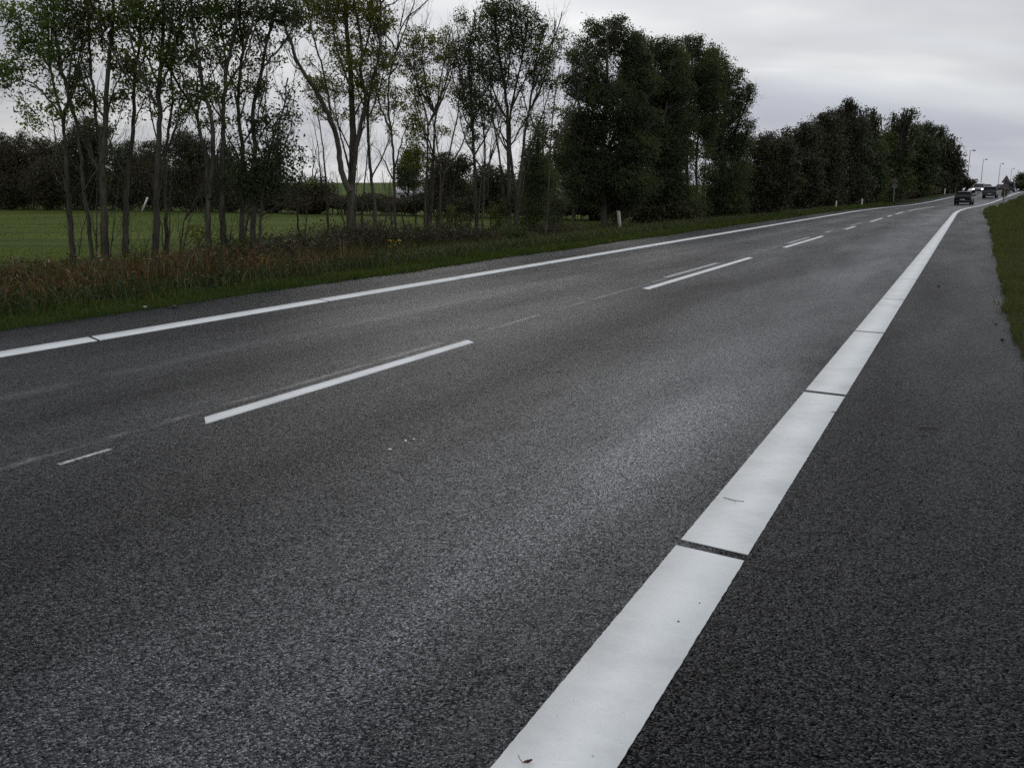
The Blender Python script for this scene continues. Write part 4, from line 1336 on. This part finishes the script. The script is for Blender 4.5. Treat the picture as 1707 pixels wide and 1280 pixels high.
# ------------------------------------------------------------------ signs
def text_mesh(txt, size, name, mat, parent, loc, rot):
    cu = bpy.data.curves.new(name, 'FONT')
    cu.body = txt
    cu.size = size
    cu.align_x = 'CENTER'
    cu.align_y = 'CENTER'
    cu.extrude = .004
    tmp = bpy.data.objects.new(name, cu)
    C.objects.link(tmp)
    me = bpy.data.meshes.new_from_object(tmp.evaluated_get(bpy.context.evaluated_depsgraph_get()))
    bpy.data.objects.remove(tmp)
    me.materials.append(M[mat])
    o = bpy.data.objects.new(name, me)
    C.objects.link(o)
    o.parent = parent
    o.location = loc
    o.rotation_euler = rot
    return o


def prism(mb, pts, y0, y1):
    n = len(pts)
    V = [(x, y0, z) for x, z in pts] + [(x, y1, z) for x, z in pts]
    mb.add(V, [[i, (i + 1) % n, n + (i + 1) % n, n + i] for i in range(n)])
    mb.add([(x, y0, z) for x, z in pts], [list(range(n))])
    mb.add([(x, y1, z) for x, z in pts], [list(range(n))[::-1]])


def tri(r, zc):
    return [(-r * .866, zc - r * .5), (r * .866, zc - r * .5), (0, zc + r)]


def circ(r, zc, n=28):
    return [(r * math.cos(a), zc + r * math.sin(a)) for a in np.linspace(0, 2 * np.pi, n, endpoint=False)]


def sign_assembly(x, F, ytop, label, both=True, scale=1.0, rz=0.0, dull=False):
    base = pxF(x, 330, F)
    base[2] = float(ground_z(base[0], base[1]))
    ztop = pxF(x, ytop, F)[2] - base[2]
    t = empty('road_sign', base, rz, label, 'road sign', None)
    p = MB()
    p.tube([(0, .05, -.2), (0, .05, ztop - .1)], [.04, .04], 8)
    p.build('post', M['galv'], t)
    R_ = .52 * scale
    zt = ztop - R_
    if both:
        a = MB(); prism(a, tri(R_, zt), -.012, 0); a.build('warning_panel', M['sign_red'], t)
        a = MB(); prism(a, tri(R_ * .62, zt), -.018, -.0125); a.build('warning_face', M['sign_white'], t)
        a = MB(); a.box(-.035 * scale, .035 * scale, -.024, -.0185, zt - .20 * scale, zt + .16 * scale)
        a.box(-.14 * scale, .14 * scale, -.0245, -.0187, zt - .07 * scale, zt - .01 * scale)
        a.build('warning_symbol', M['sign_black'], t)
    zc = zt - R_ * .5 - .40 * scale
    a = MB(); prism(a, circ(.37 * scale, zc), -.012, 0); a.build('limit_panel', M['sign_red'], t)
    a = MB(); prism(a, circ(.27 * scale, zc), -.018, -.0125); a.build('limit_face', M['sign_white'], t)
    text_mesh('70', .34 * scale, 'limit_number', 'sign_black', t, (0, -.022, zc), (math.pi / 2, 0, 0))
    return t


sign_assembly(1674, 96, 292, 'triangular warning sign above a round sign with a bush at its foot', rz=-R(27))
sign_assembly(1489.7, 116, 294.5, 'dim triangular sign above a round sign before the wood left of the road', rz=-R(20), scale=1.0)
t = sign_assembly(1591.5, 168, 288, 'narrow pale sign on a post at the end of the wood', both=False, rz=-R(22))
# bush at the sign's foot
px_tree('shrub', 'small dark bush wrapped round the foot of the right hand road sign', 96.5,
        [(2, 1, [(1674, 331), (1674, 318)])], [(1675, 319, 3.4, 8, 2.2), (1674, 326, 2.5, 5, 1.8)], leaf=.14, mat='leaf_dark', bmat='bark_dark', above=False, cat='shrub', wisps=0, clump=8)

# ------------------------------------------------------------------ street lamps
def street_lamp(x, y_top, F, y_base, label):
    top = pxF(x, y_top, F)
    gz = float(ground_z(top[0], top[1]))
    hgt = top[2] - gz
    t = empty('street_lamp', (top[0], top[1], gz), 0, label, 'street lamp', 'street lamps past the bend')
    a = MB()
    n = 8
    q = np.linspace(0, 1, n)
    a.tube(np.stack([0 * q, 0 * q, -.2 + (hgt + .2) * q], 1), .11 - .05 * q, 8)
    a.build('pole', M['lamp_grey'], t)
    a = MB()
    a.tube([(0, 0, hgt - .15), (.1, 0, hgt), (.35, 0, hgt + .03), (.65, 0, hgt + .02)], [.05, .05, .045, .04], 6)
    a.build('arm', M['lamp_grey'], t)
    a = MB()
    L = np.array([[.55, 0, hgt], [.7, 0, hgt], [1.0, 0, hgt - .02], [1.25, 0, hgt - .05]])
    a.tube(L, [.08, .17, .19, .06], 8)
    a.build('lantern', M['lamp_grey'], t)
    return t


for args in ((1606, 259, 262, 300, 'hazy street lamp half hidden by the end of the wood'),
             (1617.6, 251, 217, 292, 'tallest looking street lamp, second from the left'),
             (1639.4, 266, 273, 303, 'street lamp standing in the middle above the oncoming car'),
             (1667.8, 273, 312, 310, 'street lamp just left of the triangular road sign'),
             (1686.6, 281, 375, 300, 'farthest street lamp, beside the rounded dark tree at the right edge')):
    street_lamp(*args)


# ------------------------------------------------------------------ vehicles
def loft(mb, secs, close=True):
    """secs: list of equal-length point rings"""
    V = np.array(secs, float)
    n, m = V.shape[:2]
    F_ = []
    for i in range(n - 1):
        for j in range(m):
            k = (j + 1) % m
            F_.append((i * m + j, i * m + k, i * m + m + k, i * m + m + j))
    mb.add(V, F_)
    if close:
        mb.add(V[0], [list(range(m))[::-1]])
        mb.add(V[-1], [list(range(m))])


def ring(y, hw, z0, z1, r=.08, taper=0.0):
    """rounded section across the car at length y"""
    t = taper
    return [(-hw + r, y, z0), (hw - r, y, z0), (hw, y, z0 + r), (hw, y, (z0 + z1) / 2), (hw - t * .5, y, z1 - r), (hw - r - t, y, z1),
            (-hw + r + t, y, z1), (-hw + t * .5, y, z1 - r), (-hw, y, (z0 + z1) / 2), (-hw, y, z0 + r)]


def wheel(parent, x, y, r, w=.21):
    a = MB()
    n = 20
    prof = [(r * .62, -w / 2), (r * .95, -w / 2), (r, -w * .3), (r, w * .3), (r * .95, w / 2), (r * .62, w / 2)]
    rings = []
    for k in range(n):
        an = 2 * np.pi * k / n
        rings.append([(o, q * math.cos(an), q * math.sin(an)) for q, o in prof])
    V = np.array(rings).reshape(-1, 3)
    m = len(prof)
    F_ = [(k * m + j, k * m + j + 1, ((k + 1) % n) * m + j + 1, ((k + 1) % n) * m + j) for k in range(n) for j in range(m - 1)]
    a.add(V, F_)
    o = a.build('wheel', M['tyre'], parent)
    o.location = (x, y, r)
    b = MB()
    for sgn in (-1, 1):
        b.add([(sgn * w * .40, r * .62 * math.cos(an), r * .62 * math.sin(an)) for an in np.linspace(0, 2 * np.pi, 16, endpoint=False)], [list(range(16))])
    b.build('rim', M['rim'], o)


def car(kind, s_, px_x, heading_away, paint, label, lit=False, name='car'):
    # lateral place in the lane from where the car is seen
    lats = np.linspace(-9, 0, 400)
    Xs, Ys = world_xy(s_, lats)
    xs, _ = px_of(Xs, Ys, road_z(s_) + .5 + 0 * lats)
    lat = float(lats[np.argmin(np.abs(xs - px_x))])
    print(label, 'lateral', round(lat, 2))
    X, Y = world_xy(s_, lat)
    z = float(road_z(s_)) + .004
    slope = float((shift(s_ + 1) - shift(s_ - 1)) / 2)
    rz = -(TH + math.atan(slope))
    if not heading_away:
        rz += math.pi
    pitch = math.atan(float(road_z(s_ + 1) - road_z(s_ - 1)) / 2)
    t = empty(name, (float(X), float(Y), z), rz, label, 'van' if kind == 'van' else 'car')
    t.rotation_euler = (pitch if heading_away else -pitch, 0, rz)
    if kind == 'van':
        Lc, hw, Hh, belt, wr = 4.9, .95, 1.95, 1.05, .33
        body = [(-2.45, .90, .38, 1.80), (-2.38, .93, .30, 1.92), (-1.5, .95, .24, 1.95), (.9, .95, .24, 1.95), (1.35, .95, .24, 1.80), (1.75, .93, .24, 1.22), (2.3, .90, .26, 1.02), (2.45, .82, .36, .80)]
        tp = .10
    elif kind == 'suv':
        Lc, hw, Hh, belt, wr = 4.4, .92, 1.60, .98, .34
        body = [(-2.2, .82, .42, .92), (-2.12, .90, .32, 1.00), (-1.5, .92, .26, 1.02), (0, .92, .26, 1.0), (.8, .92, .26, .98), (1.6, .91, .28, .94), (2.1, .87, .32, .82), (2.2, .78, .40, .70)]
        tp = .05
    else:
        Lc, hw, Hh, belt, wr = 4.25, .89, 1.46, .93, .32
        body = [(-2.12, .80, .40, .86), (-2.05, .87, .30, .95), (-1.5, .89, .22, .97), (0, .89, .22, .94), (.8, .89, .22, .93), (1.5, .88, .24, .87), (2.0, .84, .28, .72), (2.12, .74, .36, .62)]
        tp = .05
    b = MB()
    loft(b, [ring(y, w_, a, c, .09, tp) for y, w_, a, c in body])
    b.build('body', M[paint], t, smooth_=False)
    if kind != 'van':
        gl, rf, pl = MB(), MB(), MB()
        y0, y1, y2, y3 = (-2.0, -1.55, .35, 1.15) if kind == 'hatch' else (-2.08, -1.75, .45, 1.15)
        hb, ht = hw - .06, hw - .24
        zb = belt - .03

        def sec(y, wd, z):
            return [(-wd, y, z), (wd, y, z)]
        V = [(-hb, y0, zb), (hb, y0, zb), (hb, y3, zb), (-hb, y3, zb), (-ht, y1, Hh - .05), (ht, y1, Hh - .05), (ht, y2, Hh - .05), (-ht, y2, Hh - .05)]
        gl.add(V, [(0, 1, 5, 4), (1, 2, 6, 5), (2, 3, 7, 6), (3, 0, 4, 7)])
        gl.build('windows', M['glass'], t)
        e = .012
        loft(rf, [[(-ht * .95, y, z0_), (ht * .95, y, z0_), (ht + e, y, z0_ + .01), (ht * .8, y, z1_), (0, y, z1_ + .012), (-ht * .8, y, z1_), (-ht - e, y, z0_ + .01)]
                  for y, z0_, z1_ in ((y1 - .12, Hh - .07, Hh - .03), (y1 + .15, Hh - .05, Hh), (-.4, Hh - .05, Hh + .015), (y2 - .1, Hh - .05, Hh), (y2 + .06, Hh - .08, Hh - .04))])
        rf.build('roof', M[paint], t)
        for sx in (-1, 1):
            for (ya, yb) in ((y0, y1), (y3, y2), (-.35, -.35), (-1.25, -1.15)):
                pl = MB()
                pl.tube([(sx * (hb + .004), ya, zb), (sx * (ht + .006), yb, Hh - .045)], [.045, .035], 4)
                pl.build('pillar', M[paint], t)
    else:
        gl = MB()
        # rear windows, side windows, windscreen as inset-proud panes
        gl.box(-.74, .74, -2.475, -2.452, 1.12, 1.68)
        for sx in (-1, 1):
            for a_, c_ in ((-2.1, -.9), (-.8, .2), (.3, 1.1)):
                gl.add([(sx * .953, a_, 1.12), (sx * .953, c_, 1.12), (sx * .925, c_, 1.66), (sx * .925, a_, 1.66)], [(0, 1, 2, 3)])
        gl.add([(-.8, 1.74, 1.26), (.8, 1.74, 1.26), (.76, 1.38, 1.80), (-.76, 1.38, 1.80)], [(0, 1, 2, 3)])
        gl.build('windows', M['glass'], t)
    wb = .31 * Lc
    for sx in (-1, 1):
        for y in (-wb, wb + .05):
            wheel(t, sx * (hw - .11), y, wr)
    yr, yf = body[0][0], body[-1][0]
    # bumpers
    for nm, y0_, y1_ in (('rear_bumper', yr - .05, yr + .14), ('front_bumper', yf - .14, yf + .04)):
        a = MB()
        a.box(-hw * .92, hw * .92, y0_, y1_, .30, .50)
        a.build(nm, M['plastic'], t)
    a = MB()
    a.box(-.26, .26, yr - .06, yr - .051, .52, .63)
    a.build('number_plate', M['plate'], t)
    zl = .80 if kind != 'van' else 1.0
    for sx in (-1, 1):
        a = MB()
        a.box(min(sx * hw * .70, sx * hw * .93), max(sx * hw * .70, sx * hw * .93), yr - .02, yr + .16, zl - .14, zl + (.10 if kind != 'van' else .35))
        a.build('tail_light', M['red_lens'], t)
        a = MB()
        a.box(min(sx * hw * .62, sx * hw * .88), max(sx * hw * .62, sx * hw * .88), yf - .15, yf + .02, .60, .76)
        a.build('headlight', M['headlamp'] if lit else M['plate'], t)
        a = MB()
        a.box(min(sx * (hw + .0), sx * (hw + .2)), max(sx * hw, sx * (hw + .2)), .72, .84, belt + .02, belt + .17)
        a.build('mirror', M[paint], t)
    if kind == 'suv':
        for sx in (-1, 1):
            a = MB()
            a.tube([(sx * .62, -1.6, Hh + .04), (sx * .62, .3, Hh + .04)], [.02, .02], 5)
            a.build('roof_rail', M['plastic'], t)
    return t


car('hatch', 118, 1607.5, True, 'black_paint', 'black hatchback driving away, nearest of the cars on the road')
car('suv', 150, 1651, True, 'grey_paint', 'grey car driving away between the black hatchback and the van')
car('van', 200, 1682, True, 'van_paint', 'blue grey van driving away beside the triangular road sign')
car('suv', 182, 1631.5, False, 'silver_paint', 'oncoming light car with both headlights lit beside the wood', lit=True)
car('hatch', 204, 1644, False, 'grey_paint', 'dim car behind the oncoming one, mostly hidden by the grey car')
car('hatch', 240, 1667, False, 'black_paint', 'farthest oncoming car with a lit headlight behind the round sign', lit=True)

# ------------------------------------------------------------------ small buildings behind the hedge
def house(x, y, F, w, d, h, roof_h, label, cat='house'):
    p = pxF(x, y, F)
    gz = float(ground_z(p[0], p[1]))
    t = empty('house', (p[0], p[1], gz), .15, label, cat)
    a = MB()
    a.box(-w / 2, w / 2, -d / 2, d / 2, -.5, h)
    a.build('wall', M['wall_white'], t)
    a = MB()
    e = .3
    a.add([(-w / 2 - e, -d / 2 - e, h - .05), (w / 2 + e, -d / 2 - e, h - .05), (w / 2 + e, d / 2 + e, h - .05), (-w / 2 - e, d / 2 + e, h - .05), (-w / 2 - e, 0, h + roof_h), (w / 2 + e, 0, h + roof_h)],
          [(0, 1, 5, 4), (2, 3, 4, 5)])
    a.add([(-w / 2, -d / 2, h), (-w / 2, d / 2, h), (-w / 2, 0, h + roof_h - .15)], [(0, 1, 2)])
    a.add([(w / 2, -d / 2, h), (w / 2, d / 2, h), (w / 2, 0, h + roof_h - .15)], [(0, 2, 1)])
    a.build('roof', M['roof_grey'], t)
    for xx in (-w * .3, 0, w * .3):
        b = MB()
        b.box(xx - .4, xx + .4, -d / 2 - .03, -d / 2 - .003, h * .4, h * .8)
        b.build('window', M['glass'], t)
    return t


house(684, 312, 150, 4.5, 5, 1.9, .9, 'small pale house half hidden behind the conifer on the skyline')
house(949, 322, 96, 1.9, 2.5, 2.1, .3, 'little white shed seen through the wood behind the slanting trunk', 'shed')
# leaning white board by the hedge
p = pxF(236, 348, 100)
t = empty('leaning_board', (p[0], p[1], float(ground_z(p[0], p[1]))), 0, 'white board leaning right at the far edge of the field', 'board')
a = MB()
a.add([(-.1, 0, 0), (.1, 0, 0), (.85, 0, 1.5), (.65, 0, 1.55), (-.1, .05, 0), (.1, .05, 0), (.85, .05, 1.5), (.65, .05, 1.55)],
      [(0, 1, 2, 3), (7, 6, 5, 4), (0, 4, 5, 1), (1, 5, 6, 2), (2, 6, 7, 3), (3, 7, 4, 0)])
a.build('plank', M['post_white'], t)

# ------------------------------------------------------------------ litter on the road
def ground_pt(x, y, dz=0.0):
    F = base_F(x, y, 0.0)
    p = pxF(x, y, F)
    p[2] = .005 + dz
    return p


def twig(pts, r, label, bits=()):
    P = [ground_pt(x, y, .003) for x, y in pts]
    loc = np.array(P[0])
    a = MB()
    a.tube(interp_poly(P, 9), np.full(9, r) * rng.uniform(.8, 1.2, 9), 5)
    for i, j in bits:
        a.tube([ground_pt(*i, .004), ground_pt(*j, .008)], [r * .7, r * .5], 4)
    o = a.build('twig', M['twig'], None, loc)
    return tag(o, label, 'twig')


twig([(1206, 831), (1222, 836), (1240, 838)], .0016, 'thin dark twig lying across the right white line', [((1222, 836), (1226, 841))])
twig([(1386, 688), (1399, 689), (1404, 688)], .0018, 'short twig at the right side of the white line, farther one')
twig([(1532, 714), (1548, 715), (1566, 716)], .004, 'dark twig lying on the right shoulder')
# curled dead leaf at the bottom edge of the photo
lc = ground_pt(880, 1277)
a = MB()
n, m = 9, 5
u = np.linspace(-1, 1, n)
for sgn, sz, ang in ((1, .013, .4), (1, .008, 1.6)):
    rows_ = []
    for i in range(n):
        wv = (1 - abs(u[i]) ** 1.6) * .42 + .02
        rows_.append([(sz * u[i], sz * wv * v, .004 + sz * .45 * v * v + sz * .25 * u[i] ** 2) for v in np.linspace(-1, 1, m)])
    V = np.array(rows_).reshape(-1, 3)
    ca, sa = math.cos(ang), math.sin(ang)
    V = V @ np.array([[ca, sa, 0], [-sa, ca, 0], [0, 0, 1]])
    a.add(V + lc + (0, 0, .002), grid_faces(n, m))
a.tube([lc + (-.012, .0, .004), lc + (-.022, .006, .014), lc + (-.026, .012, .022)], [.0014, .0012, .001], 4)
tag(a.build('dead_leaf', M['dead_leaf'], None, lc), 'curled brown dead leaf on the white line at the bottom edge', 'leaf')
# specks of grit and stone chips
for i, (x, y, r_, lab) in enumerate(((1131, 1038, .004, 'tiny dark stone on the near white line, right of its middle'), (1166, 1007, .003, 'smallest dark stone on the near white line close to its gap'),
                                     (1565, 478, .022, 'small dark stone on the far part of the right shoulder'), (1671, 567, .02, 'dark stone near the grass at the right edge of the shoulder'), (1660, 541, .016, 'dark stone farther up beside the grass edge of the shoulder'),
                                     (291, 513, .035, 'dark clod on the left shoulder beside the grass'), (242, 514, .03, 'pale stone at the left grass edge'))):
    c0 = ground_pt(x, y)
    a = MB()
    V, F_ = [], []
    nr, ns = 5, 7
    jit = rng.uniform(.75, 1.2, (nr, ns))
    for q in range(nr):
        ph = np.pi * (q + .5) / nr
        for w in range(ns):
            an = 2 * np.pi * w / ns
            k = r_ * jit[q, w]
            V.append((k * math.sin(ph) * math.cos(an), k * math.sin(ph) * math.sin(an), k * .6 * math.cos(ph) + r_ * .3))
    F_ = [(q * ns + w, q * ns + (w + 1) % ns, (q + 1) * ns + (w + 1) % ns, (q + 1) * ns + w) for q in range(nr - 1) for w in range(ns)]
    a.add(np.array(V) + c0, F_)
    a.add(np.array(V[:ns]) + c0, [list(range(ns))[::-1]])
    tag(a.build('stone', M['post_white'] if 'pale' in lab else M['twig'], None, c0), lab, 'stone')
# chips of white paint on the lane
for (x, y, lab) in ((650, 750, 'white paint chip on the near lane, left of the pair'), (676, 736, 'white paint chip on the near lane, middle of three'), (690, 733, 'white paint chip on the near lane, rightmost of three')):
    c0 = ground_pt(x, y)
    a = MB()
    k = 6
    rr_ = rng.uniform(.004, .012, k)
    pts = [(rr_[i] * math.cos(2 * np.pi * i / k) * 1.3, rr_[i] * math.sin(2 * np.pi * i / k)) for i in range(k)]
    a.add([(px_, py_, .004) for px_, py_ in pts] + [(px_, py_, -.004) for px_, py_ in pts], [[i, (i + 1) % k, k + (i + 1) % k, k + i] for i in range(k)])
    a.add([(px_, py_, .004) for px_, py_ in pts], [list(range(k))])
    o = a.build('paint_chip', M['paint'])
    o.location = c0
    tag(o, lab, 'paint chip')
